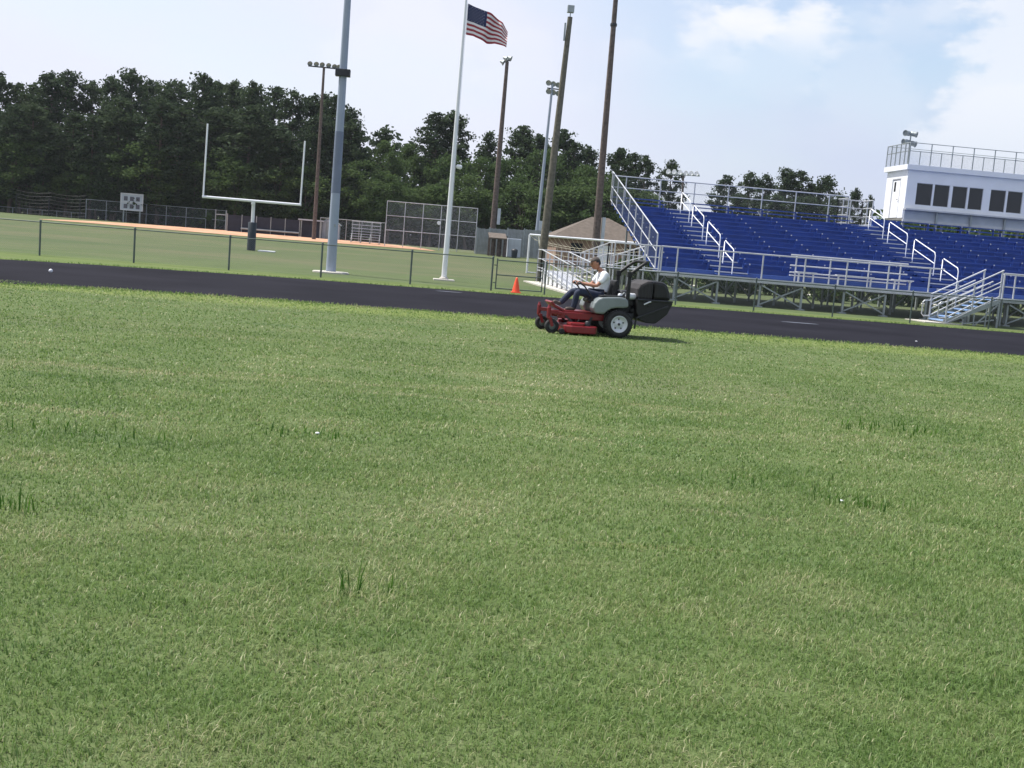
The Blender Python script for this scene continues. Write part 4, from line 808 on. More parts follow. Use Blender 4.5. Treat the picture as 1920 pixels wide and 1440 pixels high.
# ------------------------------------------------------------------ riding mower (x forward, y to its left, z up)
MR = rad(185); MLOC = (4.36, 23.15, 0)
MW = thing('riding_mower', 'red riding mower with grey pods and a big black grass catcher', 'mower', MLOC, MR)
def mb(name, b, m, parent=MW, **k): return b.build(name, m, parent, local=True, **k)
for s in (1, -1):
    w = mb('drive_wheel', MB().lathe([(.06, -.16), (.07, .0), (.05, .06)], (0, s * .50, .275), (0, s, 0), 14), 'darkmetal')
    b = MB(); b.lathe([(.165, -.12), (.20, -.135), (.245, -.13), (.268, -.09), (.275, 0), (.268, .09), (.245, .13), (.20, .135), (.165, .12)], (0, s * .50, .275), (0, s, 0), 36, cap=False)
    for i in range(30):
        a = 2 * math.pi * i / 30
        for q in (-1, 1):
            a2 = a + (.1 if q > 0 else 0); c = Vector((math.cos(a2) * .274, s * .5 + q * .06, .275 + math.sin(a2) * .274)); tdir = Vector((-math.sin(a2), .9 * q, math.cos(a2))).normalized()
            b.beam(c - tdir * .055, c + tdir * .055, .022, .022)
    mb('tyre', b, 'rubber', w, smooth=True)
    b = MB(); b.lathe([(.166, -.12), (.168, .10), (.172, .125), (.158, .128), (.148, .09), (.12, .06), (.075, .062), (.065, .09), (.04, .092), (.03, .10), (.004, .10)], (0, s * .50, .275), (0, s, 0), 30)
    b.cur = 1
    for i in range(5):
        a = 2 * math.pi * i / 5 + .3; b.lathe([(.016, .060), (.016, .068), (.003, .069)], (math.cos(a) * .1, s * .5, .275 + math.sin(a) * .1), (0, s, 0), 8)
    b.lathe([(.028, .0995), (.026, .112), (.004, .114)], (0, s * .5, .275), (0, s, 0), 10)
    mb('rim', b, ['rim', 'darkmetal'], w, smooth=True)
    cw = mb('caster_fork', MB().beam((1.18, s * .34, .42), (1.40, s * .46, .42), .07, .07).lathe([(.035, -.10), (.04, -.08), (.04, .10), (.03, .12), (.02, .16)], (1.42, s * .47, .40), (0, 0, 1), 12)
            .beam((1.42, s * .47, .31), (1.36, s * .47, .30), .17, .03).beam((1.40, s * .47 + .075, .30), (1.34, s * .47 + .075, .14), .015, .06).beam((1.40, s * .47 - .075, .30), (1.34, s * .47 - .075, .14), .015, .06), 'red', bevel=.004)
    mb('tyre', MB().lathe([(.07, -.055), (.115, -.06), (.138, -.04), (.142, 0), (.138, .04), (.115, .06), (.07, .055)], (1.34, s * .47, .142), (0, 1, 0), 24, cap=False), 'rubber', cw, smooth=True)
    mb('rim', MB().lathe([(.004, -.062), (.03, -.062), (.034, -.03), (.07, -.04), (.072, 0), (.07, .04), (.034, .03), (.03, .062), (.004, .062)], (1.34, s * .47, .142), (0, 1, 0), 18), 'grey', cw, smooth=True)
    pod = [(.56, .56), (.53, .66), (.46, .745), (.38, .785), (.26, .80), (.05, .815), (-.10, .805), (-.16, .74), (-.17, .62), (-.06, .60), (.07, .595), (.17, .575), (.26, .52), (.32, .455), (.50, .455)]
    mb('side_pod', MB().prism(pod, s * .24, s * .60), 'grey', bevel=.035)
    mb('pod_trim', MB().prism([(.40, .795), (.10, .818), (-.12, .815), (-.12, .835), (.10, .84), (.40, .82)], s * .30, s * .56), 'black', bevel=.006)
    mb('pod_cap', MB().lathe([(.045, 0), (.045, .04), (.02, .055)], (-.02, s * .42, .83), (0, 0, 1), 12), 'rim' if s > 0 else 'black', smooth=True)
    mb('control_lever', MB().tube([(.46, s * .33, .62), (.56, s * .34, .80), (.70, s * .32, .97), (.78, s * .28, 1.02)], .016, 8), 'black', smooth=True)
    mb('lever_grip', MB().tube([(.78, s * .30, 1.02), (.81, s * .22, 1.025), (.80, s * .12, 1.02)], .022, 8), 'black', smooth=True)
    mb('frame_rail', MB().box((.25, s * .30 - .045, .30), (1.20, s * .30 + .045, .43)), 'red', bevel=.012)
    mb('roll_bar_post', MB().box((-.22, s * .42 - .03, .60), (-.15, s * .42 + .03, 1.24)).box((-.235, s * .42 - .045, 1.22), (-.135, s * .42 + .045, 1.33)), 'black', bevel=.01)
    mb('gauge_roller', MB().lathe([(.02, -.05), (.055, -.05), (.06, 0), (.055, .05), (.02, .05)], (1.16, s * .60, .062), (0, 1, 0), 14), 'rubber', smooth=True)
mb('front_axle', MB().box((1.12, -.40, .36), (1.24, .40, .44)), 'red', bevel=.015)
mb('roll_bar_hoop', MB().tube([(-.19, .42, 1.28), (-.42, .42, 1.47), (-.50, .40, 1.525), (-.54, .33, 1.545), (-.55, 0, 1.55), (-.54, -.33, 1.545), (-.50, -.40, 1.525), (-.42, -.42, 1.47), (-.19, -.42, 1.28)], .033, 10), 'black', smooth=True)
mb('rear_frame', MB().box((-.34, -.38, .33), (.25, .38, .50)).box((-.42, -.30, .40), (-.34, .30, .62)), 'darkmetal', bevel=.015)
mb('foot_pan', MB().prism([(.50, .43), (1.05, .43), (1.28, .52), (1.36, .60), (1.33, .63), (1.24, .555), (1.04, .465), (.50, .465)], -.29, .29), 'red', bevel=.008)
mb('foot_rest_pad', MB().prism([(1.09, .487), (1.235, .556), (1.232, .566), (1.085, .497)], -.22, .22), 'rim')
dk = [(1.14, .40), (1.10, .60), (.98, .70), (.60, .70), (.47, .62), (.40, .45), (.40, -.45), (.47, -.62), (.60, -.70), (.98, -.70), (1.10, -.60), (1.14, -.40)]
mb('cutting_deck', MB().poly(dk, .04, .185), 'red', bevel=.02)
mb('belt_cover', MB().poly([(1.02, .35), (.98, .60), (.72, .62), (.62, .40)], .186, .245).poly([(1.02, -.35), (.98, -.60), (.72, -.62), (.62, -.40)], .186, .245), 'red', bevel=.015)
mb('spindle', MB().lathe([(.09, .186), (.09, .23), (.05, .25), (.05, .30)], (.80, 0, 0), (0, 0, 1), 16).lathe([(.05, .186), (.06, .27), (.03, .29)], (.62, .52, 0), (0, 0, 1), 12).lathe([(.05, .186), (.06, .27), (.03, .29)], (.62, -.52, 0), (0, 0, 1), 12), 'darkmetal', smooth=True)
mb('deck_lift_arm', MB().beam((1.05, .36, .36), (.85, .36, .19), .03, .04).beam((.50, .36, .36), (.60, .36, .19), .03, .04).beam((1.05, -.36, .36), (.85, -.36, .19), .03, .04).beam((.50, -.36, .36), (.60, -.36, .19), .03, .04), 'darkmetal')
mb('discharge_chute', MB().tube([(.55, -.62, .18), (.30, -.68, .22), (-.05, -.70, .45), (-.35, -.50, .70)], .12, 12), 'black', smooth=True)
mb('seat_cushion', MB().prism([(.10, .645), (.56, .645), (.60, .69), (.56, .735), (.12, .715)], -.235, .235), 'black', bevel=.03)
mb('seat_back', MB().prism([(.14, .70), (.03, .72), (-.03, 1.06), (.0, 1.14), (.05, 1.13), (.09, .95)], -.23, .23), 'black', bevel=.035)
mb('seat_base', MB().box((.12, -.20, .50), (.50, .20, .645)), 'darkmetal', bevel=.01)
mb('engine', MB().box((-.34, -.22, .50), (-.04, .22, .76)).lathe([(.17, .76), (.175, .86), (.13, .93), (.05, .95)], (-.18, 0, 0), (0, 0, 1), 18).box((-.36, .20, .66), (-.12, .30, .86)), 'darkmetal', bevel=.015)
mb('air_filter', MB().lathe([(.05, -.10), (.065, -.08), (.065, .08), (.05, .10)], (-.26, .36, .84), (1, .2, 0), 14), 'rim', smooth=True)
mb('fuel_line', MB().tube([(-.05, .40, .84), (-.12, .36, .90), (-.20, .34, .86)], .012, 6), 'galv')
mb('muffler', MB().lathe([(.05, -.2), (.07, -.18), (.07, .18), (.05, .2)], (-.40, 0, .66), (0, 1, 0), 14), 'darkmetal', smooth=True)
BG = mb('catcher_hopper', MB().prism([(-.36, .79), (-1.10, .79), (-1.115, .75), (-1.02, .53), (-.79, .33), (-.60, .33), (-.44, .38), (-.36, .55)], -.52, .50), 'black', bevel=.03)
mb('hood', MB().prism([(-.37, .80), (-.36, 1.00), (-.42, 1.10), (-.56, 1.175), (-.69, 1.185), (-.69, .80)], -.50, .48), 'mesh', BG, bevel=.05)
mb('rear_cover', MB().prism([(-.695, .80), (-.695, 1.19), (-.90, 1.17), (-.985, 1.11), (-1.04, .98), (-1.085, .80)], -.51, .49), 'black', BG, bevel=.07)
b = MB(); b.tube([(-.36, .515, .79), (-1.10, .515, .79)], .022, 8).tube([(-.38, .515, .42), (-1.02, .515, .70)], .018, 8).tube([(-.50, .515, .76), (-.62, .515, .67)], .016, 6)
for f in range(5): b.beam((-.40 - .065 * f, .485, .83), (-.40 - .065 * f, .485, 1.04 + .025 * f), .012, .012)
mb('catcher_frame', b, 'darkmetal', BG)
mb('lift_handle', MB().tube([(-.50, .535, .70), (-.60, .54, .755), (-.64, .54, .765)], .014, 8), 'rim', BG, smooth=True)
mb('support_leg', MB().beam((-.33, .36, .50), (-.31, .36, .20), .03, .03), 'darkmetal'); mb('support_leg', MB().beam((-.42, .36, .50), (-.40, .36, .19), .03, .03), 'darkmetal')
mb('catcher_arm', MB().beam((-.30, .30, .55), (-.46, .30, .60), .06, .06).beam((-.30, -.30, .55), (-.46, -.30, .60), .06, .06), 'darkmetal')

# ------------------------------------------------------------------ the driver
def skinned(nodes, edges, sub=2, roots=(0,)):
    me = bpy.data.meshes.new('s'); me.from_pydata([n[:3] for n in nodes], edges, []); o = bpy.data.objects.new('s', me); col.objects.link(o)
    o.modifiers.new('skin', 'SKIN').use_smooth_shade = True; sv = me.skin_vertices[0].data if me.skin_vertices else None
    if sv is None:
        bm = bmesh.new(); bm.from_mesh(me); bm.verts.layers.skin.verify(); bm.to_mesh(me); bm.free(); sv = me.skin_vertices[0].data
    for i, n in enumerate(nodes): sv[i].radius = (n[3], n[4] if len(n) > 4 else n[3]); sv[i].use_root = i in roots
    m2 = o.modifiers.new('sub', 'SUBSURF'); m2.levels = sub; m2.render_levels = sub
    dg = bpy.context.evaluated_depsgraph_get(); dg.update(); res = bpy.data.meshes.new_from_object(o.evaluated_get(dg)); bpy.data.objects.remove(o); return res
def chain(pts): return pts, [(i, i + 1) for i in range(len(pts) - 1)]
PE = thing('person', 'man in white shirt and dark jeans driving the mower, hands on the levers', 'person', MLOC, MR)
K = {}
def hand(s):                               # palm with five fingers closed round the lever grip
    g = Vector((.80, s * .17, 1.02)); out = []
    for i, (l, L) in enumerate(((-.034, .9), (-.012, 1.0), (.010, .95), (.030, .75))):
        y = g.y + l; r = .0095
        out.append(chain([(.745, y, 1.045, .011), (.785, y, 1.056 + .002 * i, r), (.785 + .035 * L, y, 1.045, r), (.785 + .042 * L, y, 1.012, r * .9), (.785 + .022 * L, y, .992, r * .75)]))
    y = g.y - s * .045; out.append(chain([(.725, y + s * .015, 1.025, .013), (.75, y, 1.008, .011), (.775, y + s * .008, .992, .010), (.797, y + s * .02, .986, .008)]))
    return out
nodes = [(.30, 0, .80, .13), (.25, 0, .95, .12), (.245, 0, 1.10, .125), (.265, 0, 1.22, .10), (.315, 0, 1.30, .055), (.37, 0, 1.365, .055)]
edges = [(0, 1), (1, 2), (2, 3), (3, 4), (4, 5)]
for s in (1, -1):
    k = len(nodes); nodes += [(.265, s * .18, 1.215, .062), (.345, s * .235, 1.09, .048), (.43, s * .25, .995, .041), (.58, s * .215, 1.005, .036), (.69, s * .18, 1.022, .027), (.735, s * .168, 1.032, .030, .020), (.765, s * .166, 1.04, .030, .018)]
    edges += [(3, k), (k, k + 1), (k + 1, k + 2), (k + 2, k + 3), (k + 3, k + 4), (k + 4, k + 5), (k + 5, k + 6)]
    k = len(nodes); kn, an_, to = ((.80, .17, .845), (.86, .17, .50), (1.04, .18, .475)) if s > 0 else ((.82, -.17, .84), (1.07, -.17, .575), (1.22, -.17, .60))
    nodes += [(.36, s * .10, .785, .09), (.60, (s * .10 + kn[1]) / 2, .83, .075), (*kn, .06), ((kn[0] + an_[0]) / 2, kn[1], (kn[2] + an_[2]) / 2, .052), (*an_, .036), (*to, .03)]
    edges += [(0, k), (k, k + 1), (k + 1, k + 2), (k + 2, k + 3), (k + 3, k + 4), (k + 4, k + 5)]; K[s] = (kn, an_, to)
body = skinned(nodes, edges); bmx = bmesh.new(); bmx.from_mesh(body)
for s in (1, -1):
    for ch_n, ch_e in hand(s): hm = skinned(ch_n, ch_e, 1); bmx.from_mesh(hm)
hb = bmesh.new(); bmesh.ops.create_uvsphere(hb, u_segments=28, v_segments=22, radius=1)
HC = Vector((.425, 0, 1.435)); tilt = Matrix.Rotation(rad(16), 3, 'Y')
def headshape(v):
    x, y, z = v.x, v.y, v.z; p = Vector((x * .098, y * .076, z * .122))
    if z < 0: p.x += .012 * -z; p.y *= 1 + .22 * z; p.x *= 1 + .1 * z
    g = lambda cx, cy, cz, r: math.exp(-(((x - cx) ** 2 + (y - cy) ** 2 + (z - cz) ** 2) / r ** 2))
    p.x += .026 * g(.98, 0, -.12, .20) + .010 * g(1, 0, -.55, .22) + .008 * g(.9, 0, .22, .32) + .012 * g(.8, 0, -.85, .35) - .010 * (g(.92, .36, .06, .20) + g(.92, -.36, .06, .20)) - .005 * g(1, 0, -.40, .12)
    return p
for v in hb.verts: v.co = HC + tilt @ headshape(v.co)
hm = bpy.data.meshes.new('h'); hb.to_mesh(hm); hb.free(); bmx.from_mesh(hm)
for s in (1, -1):                          # ears
    e = bmesh.new(); bmesh.ops.create_uvsphere(e, u_segments=10, v_segments=8, radius=1)
    for v in e.verts: v.co = HC + tilt @ Vector((-.008 + v.co.x * .020, s * .078 + v.co.y * .010, -.008 + v.co.z * .032))
    em = bpy.data.meshes.new('e'); e.to_mesh(em); e.free(); bmx.from_mesh(em)
fin = bpy.data.meshes.new('body'); bmx.to_mesh(fin); bmx.free(); fin.materials.clear(); fin.materials.append(M['skin'])
fin.polygons.foreach_set('use_smooth', [True] * len(fin.polygons)); ob = bpy.data.objects.new('body', fin); col.objects.link(ob); ob.parent = PE
for s in (1, -1):                          # eyes
    mb('eye', MB().lathe([(.002, 0), (.010, .004), (.011, .010), (.002, .016)], HC + tilt @ Vector((.078, s * .028, .008)), tilt @ Vector((1, s * .15, 0)), 10), 'black', PE, smooth=True)
def cloth(name, nodes, edges, m, sub=2):
    me = skinned(nodes, edges, sub); me.materials.clear(); me.materials.append(M[m]); me.polygons.foreach_set('use_smooth', [True] * len(me.polygons)); o = bpy.data.objects.new(name, me); col.objects.link(o); o.parent = PE; return o
sn = [(.295, 0, .845, .165, .155), (.25, 0, .96, .150, .155), (.24, 0, 1.11, .150, .165), (.265, 0, 1.225, .115, .13), (.30, 0, 1.275, .075)]; se = [(0, 1), (1, 2), (2, 3), (3, 4)]
for s in (1, -1): k = len(sn); sn += [(.265, s * .19, 1.215, .080), (.335, s * .235, 1.11, .072), (.385, s * .248, 1.045, .066)]; se += [(3, k), (k, k + 1), (k + 1, k + 2)]
cloth('shirt', sn, se, 'shirt')
tn = [(.31, 0, .795, .155, .15)]; te = []
for s in (1, -1):
    kn, an_, to = K[s]; k = len(tn); tn += [(.37, s * .10, .785, .105), (.60, (s * .10 + kn[1]) / 2, .832, .092), (*kn, .076), ((kn[0] + an_[0]) / 2, kn[1], (kn[2] + an_[2]) / 2, .068), (an_[0], an_[1], an_[2] - .015, .060)]
    te += [(0, k), (k, k + 1), (k + 1, k + 2), (k + 2, k + 3), (k + 3, k + 4)]
cloth('trousers', tn, te, 'jeans')
for s in (1, -1):
    kn, an_, to = K[s]; cloth('boot', [(an_[0], an_[1], an_[2] + .05, .056), (an_[0] - .02, an_[1], an_[2] - .005, .060), ((an_[0] + to[0]) / 2, to[1], (an_[2] + to[2]) / 2, .054), (to[0], to[1], to[2], .048)], [(0, 1), (1, 2), (2, 3)], 'leather')
cp = bmesh.new(); bmesh.ops.create_uvsphere(cp, u_segments=28, v_segments=22, radius=1)
for v in list(cp.verts):
    if v.co.z < .34: cp.verts.remove(v)
for v in cp.verts: q = headshape(v.co); v.co = HC + tilt @ (q * 1.13 + Vector((0, 0, .004)))
bmesh.ops.solidify(cp, geom=cp.faces[:], thickness=.006)
br = [(.075 + .075 * math.sin(math.pi * i / 12), -.072 + .144 * i / 12) for i in range(13)]
vs_ = [cp.verts.new(HC + tilt @ Vector((x, y, .052 - .35 * (x - .075) - 1.5 * y * y + dz))) for dz in (0, .006) for x, y in br]
cp.faces.new(vs_[:13]); cp.faces.new(vs_[13:][::-1])
for i in range(12): cp.faces.new((vs_[i], vs_[i + 1], vs_[i + 14], vs_[i + 13]))
hm = bpy.data.meshes.new('cap'); cp.to_mesh(hm); cp.free(); hm.materials.append(M['hair']); hm.polygons.foreach_set('use_smooth', [True] * len(hm.polygons)); o = bpy.data.objects.new('cap', hm); col.objects.link(o); o.parent = PE
hb = bmesh.new(); bmesh.ops.create_uvsphere(hb, u_segments=28, v_segments=22, radius=1)
for v in list(hb.verts):
    if v.co.z < (.42 if v.co.x > .2 else (-.30 if v.co.x < -.25 else .02)): hb.verts.remove(v)
for v in hb.verts: q = headshape(v.co); v.co = HC + tilt @ (q * 1.07 + Vector((0, 0, .003)))
bmesh.ops.solidify(hb, geom=hb.faces[:], thickness=.006)
hm = bpy.data.meshes.new('hair'); hb.to_mesh(hm); hb.free(); hm.materials.append(M['darkmetal']); hm.polygons.foreach_set('use_smooth', [True] * len(hm.polygons)); o = bpy.data.objects.new('hair', hm); col.objects.link(o); o.parent = PE
mb('belt', MB().lathe([(.158, -.02), (.164, 0), (.158, .02)], (.30, 0, .835), (.25, 0, 1), 24, cap=False), 'black', PE, smooth=True)

# ------------------------------------------------------------------ trees
def leaf_cloud(centres, radii, per, size, rng, flat_=.7):
    n = len(centres) * per; C = np.repeat(np.array(centres), per, 0); R_ = np.repeat(np.array(radii), per)
    d = rng.normal(0, 1, (n, 3)); d /= np.linalg.norm(d, axis=1)[:, None]; r = rng.uniform(.1, 1.25, n) ** .75; d[:, 2] *= flat_
    P = C + d * (R_ * r)[:, None]
    a = rng.normal(0, 1, (n, 3)); a /= np.linalg.norm(a, axis=1)[:, None]; b = np.cross(a, rng.normal(0, 1, (n, 3))); b /= np.linalg.norm(b, axis=1)[:, None]
    s = (size * rng.uniform(.6, 1.4, n))[:, None]; asp = rng.uniform(.45, .9, n)[:, None]
    V = np.stack([P - a * s - b * s * asp * .3, P + b * s * asp, P + a * s + b * s * asp * .2, P - b * s * asp], 1)
    tint = np.repeat(rng.uniform(.15, .85, len(centres)), per) * .6 + rng.uniform(0, .4, n)
    return V, tint
def tree_mesh(kind, seed):
    rng = np.random.default_rng(seed); H = 20.0; cs, rs = [], []; limbs = MB()
    bend = rng.normal(0, .35, 2); tp = lambda z: Vector((bend[0] * math.sin(z / H * 2.5), bend[1] * math.sin(z / H * 2.1), z))
    if kind == 'broad':
        limbs.tube([tp(z) - Vector((0, 0, .4 if z == 0 else 0)) for z in (0, 3, 7, 11)], [.36, .28, .2, .1], 8); Rm = 5.6
        for i in range(78):
            a = rng.uniform(0, 2 * math.pi); u = rng.uniform(-.8, 1); rr_ = math.sqrt(max(0, 1 - u * u)) * rng.uniform(.55, 1.05); z = 11.2 + u * 7.6; c = tp(11) + Vector((math.cos(a) * rr_ * Rm, math.sin(a) * rr_ * Rm, z - 11)); cs.append(tuple(c)); rs.append(rng.uniform(1.0, 1.9))
            if i % 6 == 0: b0 = tp(rng.uniform(4, 9)); limbs.tube([b0, b0.lerp(c, .5) + Vector((0, 0, .4)), c], [.10, .06, .025], 5)
        per, size, fl_ = 80, .235, .85
    else:
        z0, dense = {'pine': (.50, 0), 'wood': (.16, 1), 'slim': (.38, 0)}[kind]
        limbs.tube([tp(z) - Vector((0, 0, .4 if z == 0 else 0)) for z in (0, 5, 10, 15, 19.3)], [.30, .25, .19, .12, .04], 8)
        nl = {'pine': 30, 'wood': 46, 'slim': 30}[kind]; Rm = {'pine': 3.6, 'wood': 3.9, 'slim': 2.7}[kind]
        for i in range(nl):
            t = (i + rng.uniform(-.4, .4)) / nl; z = H * (z0 + (1 - z0) * max(0, t)) - .6; a = i * 2.4 + rng.uniform(-.5, .5)
            prof = (math.sin(math.pi * min(1, (.14 + t * .80))) ** .7) * (1 - .30 * t) if kind != 'wood' else (.75 + .25 * math.sin(t * 3)) * (1 - .62 * t ** 2)
            L = Rm * prof * rng.uniform(.55, 1.15); b0 = tp(z - .12 * L); e = tp(z) + Vector((math.cos(a) * L, math.sin(a) * L, rng.uniform(-.1, .5)))
            limbs.tube([b0, b0.lerp(e, .55) + Vector((0, 0, -.1)), e], [.075, .05, .02], 5)
            for f in (1.0, .68) + ((.38,) if rng.uniform() < .5 else ()):
                if f < 1 and L < 1.0: continue
                c = b0.lerp(e, f) + Vector(rng.normal(0, .22, 3)); cs.append(tuple(c)); rs.append(rng.uniform(.5, 1.25) * (1 if f == 1 else .8) * (1.25 if dense else 1))
        for zz_, o_, r_ in ((19.7, 0, .55), (19.0, .5, .8), (18.4, -.6, .9), (17.6, .7, .9)): cs.append(tuple(tp(zz_) + Vector((o_, o_ * rng.uniform(-1, 1), 0)))); rs.append(r_)
        per, size, fl_ = {'pine': 66, 'wood': 66, 'slim': 64}[kind], .20, .72
    V, tint = leaf_cloud(cs, rs, per, size, rng, fl_); n = len(V)
    me = bpy.data.meshes.new(kind + '_crown'); me.vertices.add(n * 4); me.vertices.foreach_set('co', V.reshape(-1)); me.loops.add(n * 4); me.loops.foreach_set('vertex_index', np.arange(n * 4)); me.polygons.add(n); me.polygons.foreach_set('loop_start', np.arange(n) * 4); me.update(calc_edges=True)
    a = me.attributes.new('tint', 'FLOAT', 'FACE'); a.data.foreach_set('value', tint); me.materials.append(M['leaf' if kind == 'broad' else 'pine'])
    tm_ = bpy.data.meshes.new(kind + '_trunk'); tm_.from_pydata(limbs.v, [], limbs.f); tm_.materials.append(M['bark']); tm_.polygons.foreach_set('use_smooth', [True] * len(tm_.polygons))
    return me, tm_
PROTO = {k: [tree_mesh(k, s) for s in seeds] for k, seeds in (('pine', (1, 2, 3, 4)), ('wood', (5, 6, 7, 8)), ('slim', (9, 10)), ('broad', (12, 13, 14)))}
NAMES = {'pine': 'pine_tree', 'wood': 'pine_tree', 'slim': 'pine_tree', 'broad': 'leafy_tree'}
TR = random.Random(3)
def tree(kind, x, y, h, label, group, w=1.0):
    t = thing(NAMES[kind], label, 'tree', (x, y, zt(y)), TR.uniform(0, 6.28), group); s = h / 20.0; t.scale = (s * w, s * w, s)
    cm_, tm_ = TR.choice(PROTO[kind])
    for nm_, me in (('crown', cm_), ('trunk', tm_)): o = bpy.data.objects.new(nm_, me); col.objects.link(o); o.parent = t
def treetop(kind, px, py, Y, label, group, w=1.0):
    p = atY(px, py, Y); tree(kind, p.x, Y, p.z - zt(Y), label, group, w)
GW = 'trees of the dense pine wood at the left'; GM = 'trees along the middle of the tree line'; GB = 'trees behind the bleachers'
for px, py, Y, kd, lab in [(8, 136, 150, 'pine', 'wispy tall pine at the far left edge of the photo'), (92, 134, 148, 'wood', 'broad pine crown standing tallest near the left end of the wood'), (136, 133, 152, 'wood', 'pine crown just right of the tall one near the left end of the wood'),
        (246, 130, 147, 'wood', 'tall rounded pine crown rising right above the scoreboard'), (205, 143, 150, 'wood', 'pine crown between the scoreboard pine and the left end of the wood'), (386, 138, 148, 'wood', 'tall pine crown directly above the left upright of the goal post'), (440, 150, 150, 'wood', 'pine crown above the middle of the goal post'),
        (476, 153, 147, 'wood', 'pine crown above the right half of the goal post crossbar'), (552, 171, 148, 'wood', 'pine crown just left of the slim floodlight pole'), (632, 178, 146, 'pine', 'pine crown just behind the thick grey pole'), (664, 203, 144, 'wood', 'last pine at the right end of the dense wood, beside the thick grey pole')]:
    treetop(kd, px, py, Y, lab, GW, TR.uniform(.82, 1.05))
inner = 'dark pine packed inside the dense wood at the left'
for px, py, Y in [(40, 160, 153), (62, 158, 150), (170, 152, 153), (290, 150, 152), (320, 156, 148), (350, 156, 154), (412, 152, 155), (510, 162, 153), (585, 177, 152), (612, 178, 155), (-40, 150, 150), (-90, 140, 153)]: treetop('wood', px, py, Y, inner, GW, TR.uniform(.85, 1.15))
for i in range(19): px = -70 + i * 41 + TR.uniform(-10, 10); treetop('wood', px, 192 + max(0, px - 200) * .055 + TR.uniform(-12, 38), 141 + TR.uniform(-2, 2), inner, GW, TR.uniform(1.15, 1.5))
front = 'shorter leafy tree at the shaded front of the dense wood'
for i in range(17): px = -60 + i * 46 + TR.uniform(-14, 14); treetop('broad' if i % 3 else 'wood', px, 275 + px * .05 + TR.uniform(-25, 40), 139.5 + TR.uniform(-1.5, 1), front, GW, TR.uniform(1.3, 1.7))
for px, py, Y, kd, w, lab in [(727, 240, 150, 'slim', 1.3, 'small rounded pine top in the dip right of the dense wood'), (722, 262, 143, 'broad', 1.0, 'bright leafy tree right of the dense wood above the backstop'), (768, 268, 146, 'broad', 1.0, 'leafy tree above the left half of the backstop'),
        (822, 211, 147, 'pine', 1.15, 'tall open pine just left of the flagpole'), (868, 209, 148, 'pine', 1.15, 'tall open pine just right of the flagpole'), (845, 285, 142, 'broad', 1.0, 'leafy tree behind the flagpole, below the two open pines'), (918, 248, 150, 'slim', 1.2, 'narrow pine between the flagpole and the rusty lamp pole'),
        (905, 290, 141, 'broad', 1.0, 'leafy tree left of the rusty lamp pole'), (976, 236, 148, 'pine', 1.25, 'spreading pine just right of the rusty lamp pole'), (1012, 252, 152, 'pine', 1.0, 'pine top between the rusty pole and the thin grey lamp pole'), (965, 292, 141, 'broad', 1.1, 'leafy tree below the spreading pine'),
        (1062, 243, 147, 'pine', 1.1, 'pine just right of the leaning wooden pole'), (1030, 275, 143, 'broad', 1.0, 'leafy tree behind the thin grey lamp pole'), (1082, 268, 145, 'slim', 1.2, 'small pine between the two wooden utility poles'), (1115, 275, 150, 'pine', 1.0, 'thin hazy pine behind the tall brown pole'), (1098, 305, 142, 'broad', 1.0, 'leafy tree at the foot of the tall brown pole'),
        (1163, 278, 140, 'pine', 1.15, 'pine just right of the tall brown pole'), (1190, 288, 146, 'slim', 1.4, 'pine at the top left corner of the bleachers'), (1150, 320, 138, 'broad', 1.0, 'leafy tree peeping over the left end of the bleachers'), (1214, 292, 142, 'pine', .85, 'slender pine behind the left end of the back rail'), (1262, 300, 140, 'pine', .9, 'dark round topped pine behind the row of six lamps')]:
    treetop(kd, px, py, Y, lab, GM if px < 1140 else GB, w)
fill = 'low leafy tree filling the tree line behind the backstop'
for i in range(15): px = 700 + i * 36 + TR.uniform(-8, 8); treetop('broad', px, 322 + (px - 700) * .055 + TR.uniform(-16, 30), 137 + TR.uniform(-2, 2), fill, GM, TR.uniform(1.3, 1.7))
for px, py, Y, kd, w, lab in [(1362, 328, 150, 'pine', 1.1, 'leftmost pine of the clump behind the back rail'), (1408, 324, 152, 'wood', 1.1, 'pine left of centre in the clump behind the back rail'), (1438, 328, 149, 'wood', 1.0, 'pine in the middle of the clump behind the back rail'), (1472, 315, 151, 'wood', .95, 'tallest pine of the clump behind the back rail'),
        (1503, 321, 150, 'slim', 1.2, 'narrow pine right of the tallest one in the clump'), (1528, 345, 152, 'wood', .9, 'short pine in the dip of the clump behind the back rail'), (1553, 330, 150, 'wood', 1.1, 'pine at the right end of the clump, left of the landing'), (1600, 352, 156, 'pine', .7, 'thin sparse pine seen through the rear landing rails'), (1632, 366, 150, 'slim', .7, 'thin tree between the rear landing and the press box')]:
    treetop(kd, px, py, Y, lab, GB, w)
for px in (1385, 1455, 1490, 1515, 1575): treetop('wood', px, 368 + TR.uniform(-4, 10), 144, 'low dark pine filling the clump behind the back rail', GB, 1.3)
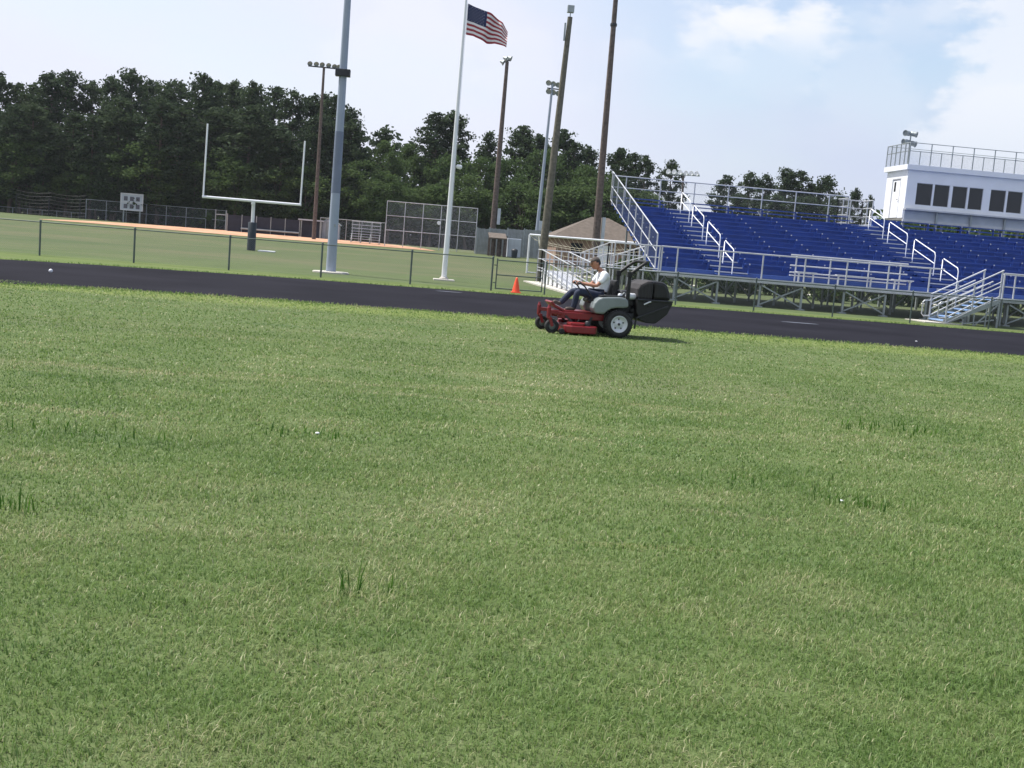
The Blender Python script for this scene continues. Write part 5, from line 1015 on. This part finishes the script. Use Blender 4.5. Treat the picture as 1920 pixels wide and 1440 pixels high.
# shrubs: under the wood, and seen through the framework below the seats
def shrub_mesh(seed):
    rng = np.random.default_rng(seed); cs, rs, limbs = [], [], MB()
    for i in range(44):
        a = rng.uniform(0, 6.283); r = 1.5 * math.sqrt(rng.uniform(0, 1)); z = rng.uniform(.12, 2.3) * (1 - .22 * r / 1.5) ; c = Vector((math.cos(a) * r, math.sin(a) * r, z)); cs.append(tuple(c)); rs.append(rng.uniform(.28, .55))
        if i % 4 == 0: limbs.tube([(0, 0, -.1), c * .5 + Vector((0, 0, .1)), c], [.05, .03, .012], 5)
    V, tint = leaf_cloud(cs, rs, 52, .115, rng, .85); n = len(V)
    me = bpy.data.meshes.new('shrub_foliage'); me.vertices.add(n * 4); me.vertices.foreach_set('co', V.reshape(-1)); me.loops.add(n * 4); me.loops.foreach_set('vertex_index', np.arange(n * 4)); me.polygons.add(n); me.polygons.foreach_set('loop_start', np.arange(n) * 4); me.update(calc_edges=True)
    a = me.attributes.new('tint', 'FLOAT', 'FACE'); a.data.foreach_set('value', tint); me.materials.append(M['leaf'])
    tm_ = bpy.data.meshes.new('shrub_stems'); tm_.from_pydata(limbs.v, [], limbs.f); tm_.materials.append(M['bark']); return me, tm_
SHRUB = [shrub_mesh(i) for i in (31, 32, 33)]
def bush(x, y, h, w, label, group):
    t = thing('bush', label, 'bush', (x, y, zt(y)), TR.uniform(0, 6.28), group); s_ = h / 2.5; t.scale = (s_ * w, s_ * w, s_)
    f_, st_ = TR.choice(SHRUB)
    for nm_, me in (('foliage', f_), ('stems', st_)): o = bpy.data.objects.new(nm_, me); col.objects.link(o); o.parent = t
for i in range(26): bush(13 + i * 1.75 + TR.uniform(-.7, .7), TR.uniform(64.5, 71), TR.uniform(1.5, 2.4), 1.0, 'low dark bush glimpsed through the framework under the blue seats', 'bushes seen under the bleachers')
for i in range(11): bush(47 + i * 3.4 + TR.uniform(-.6, .6), TR.uniform(99, 104), TR.uniform(7.2, 8.2), .9, 'tall dark bush behind the bleachers, below the press box', 'tall bushes behind the bleachers')
for i in range(34): bush(-62 + i * 3.1 + TR.uniform(-.8, .8), TR.uniform(141, 149), TR.uniform(4.5, 7), 1.2, 'dark undergrowth bush at the foot of the tree line', 'undergrowth bushes along the tree line')
def far_wood():
    rng = np.random.default_rng(77); n = 900; x = rng.uniform(-130, 62, n); y = rng.uniform(165, 195, n)
    top = np.where(x < 8, 15.0, np.where(x < 36, 9.5, 6.5)) * rng.uniform(.75, 1.05, n); z = 1.0 + rng.uniform(0, 1, n) * top
    V, tint = leaf_cloud(np.stack([x, y, z], 1), rng.uniform(1.2, 2.4, n), 34, .55, rng, .8); k = len(V)
    me = bpy.data.meshes.new('far_wood'); me.vertices.add(k * 4); me.vertices.foreach_set('co', V.reshape(-1)); me.loops.add(k * 4); me.loops.foreach_set('vertex_index', np.arange(k * 4)); me.polygons.add(k); me.polygons.foreach_set('loop_start', np.arange(k) * 4); me.update(calc_edges=True)
    a = me.attributes.new('tint', 'FLOAT', 'FACE'); a.data.foreach_set('value', tint); me.materials.append(M['pine']); o = bpy.data.objects.new('far_wood', me); col.objects.link(o)
    tag(o, 'deep dark wood glimpsed between the nearer trees', 'wood', kind='stuff')
far_wood()

hz = MB().box((-470, -140, -1.2), (470, 620, 32)); hm_ = bpy.data.materials.new('summer_haze'); hm_.use_nodes = True; hm_.node_tree.nodes.clear()
pv = hm_.node_tree.nodes.new('ShaderNodeVolumePrincipled'); pv.inputs['Color'].default_value = (.86, .91, 1, 1); pv.inputs['Density'].default_value = .00013; pv.inputs['Anisotropy'].default_value = .2
mo = hm_.node_tree.nodes.new('ShaderNodeOutputMaterial'); hm_.node_tree.links.new(pv.outputs[0], mo.inputs['Volume'])
tag(hz.build('haze', hm_), 'thin pale summer haze over the whole field', 'haze', kind='stuff')

# ------------------------------------------------------------------ look
sc.view_settings.view_transform = 'Standard'; sc.view_settings.look = 'None'; sc.view_settings.gamma = 1; sc.view_settings.exposure = .55
sc.cycles.use_denoising = True
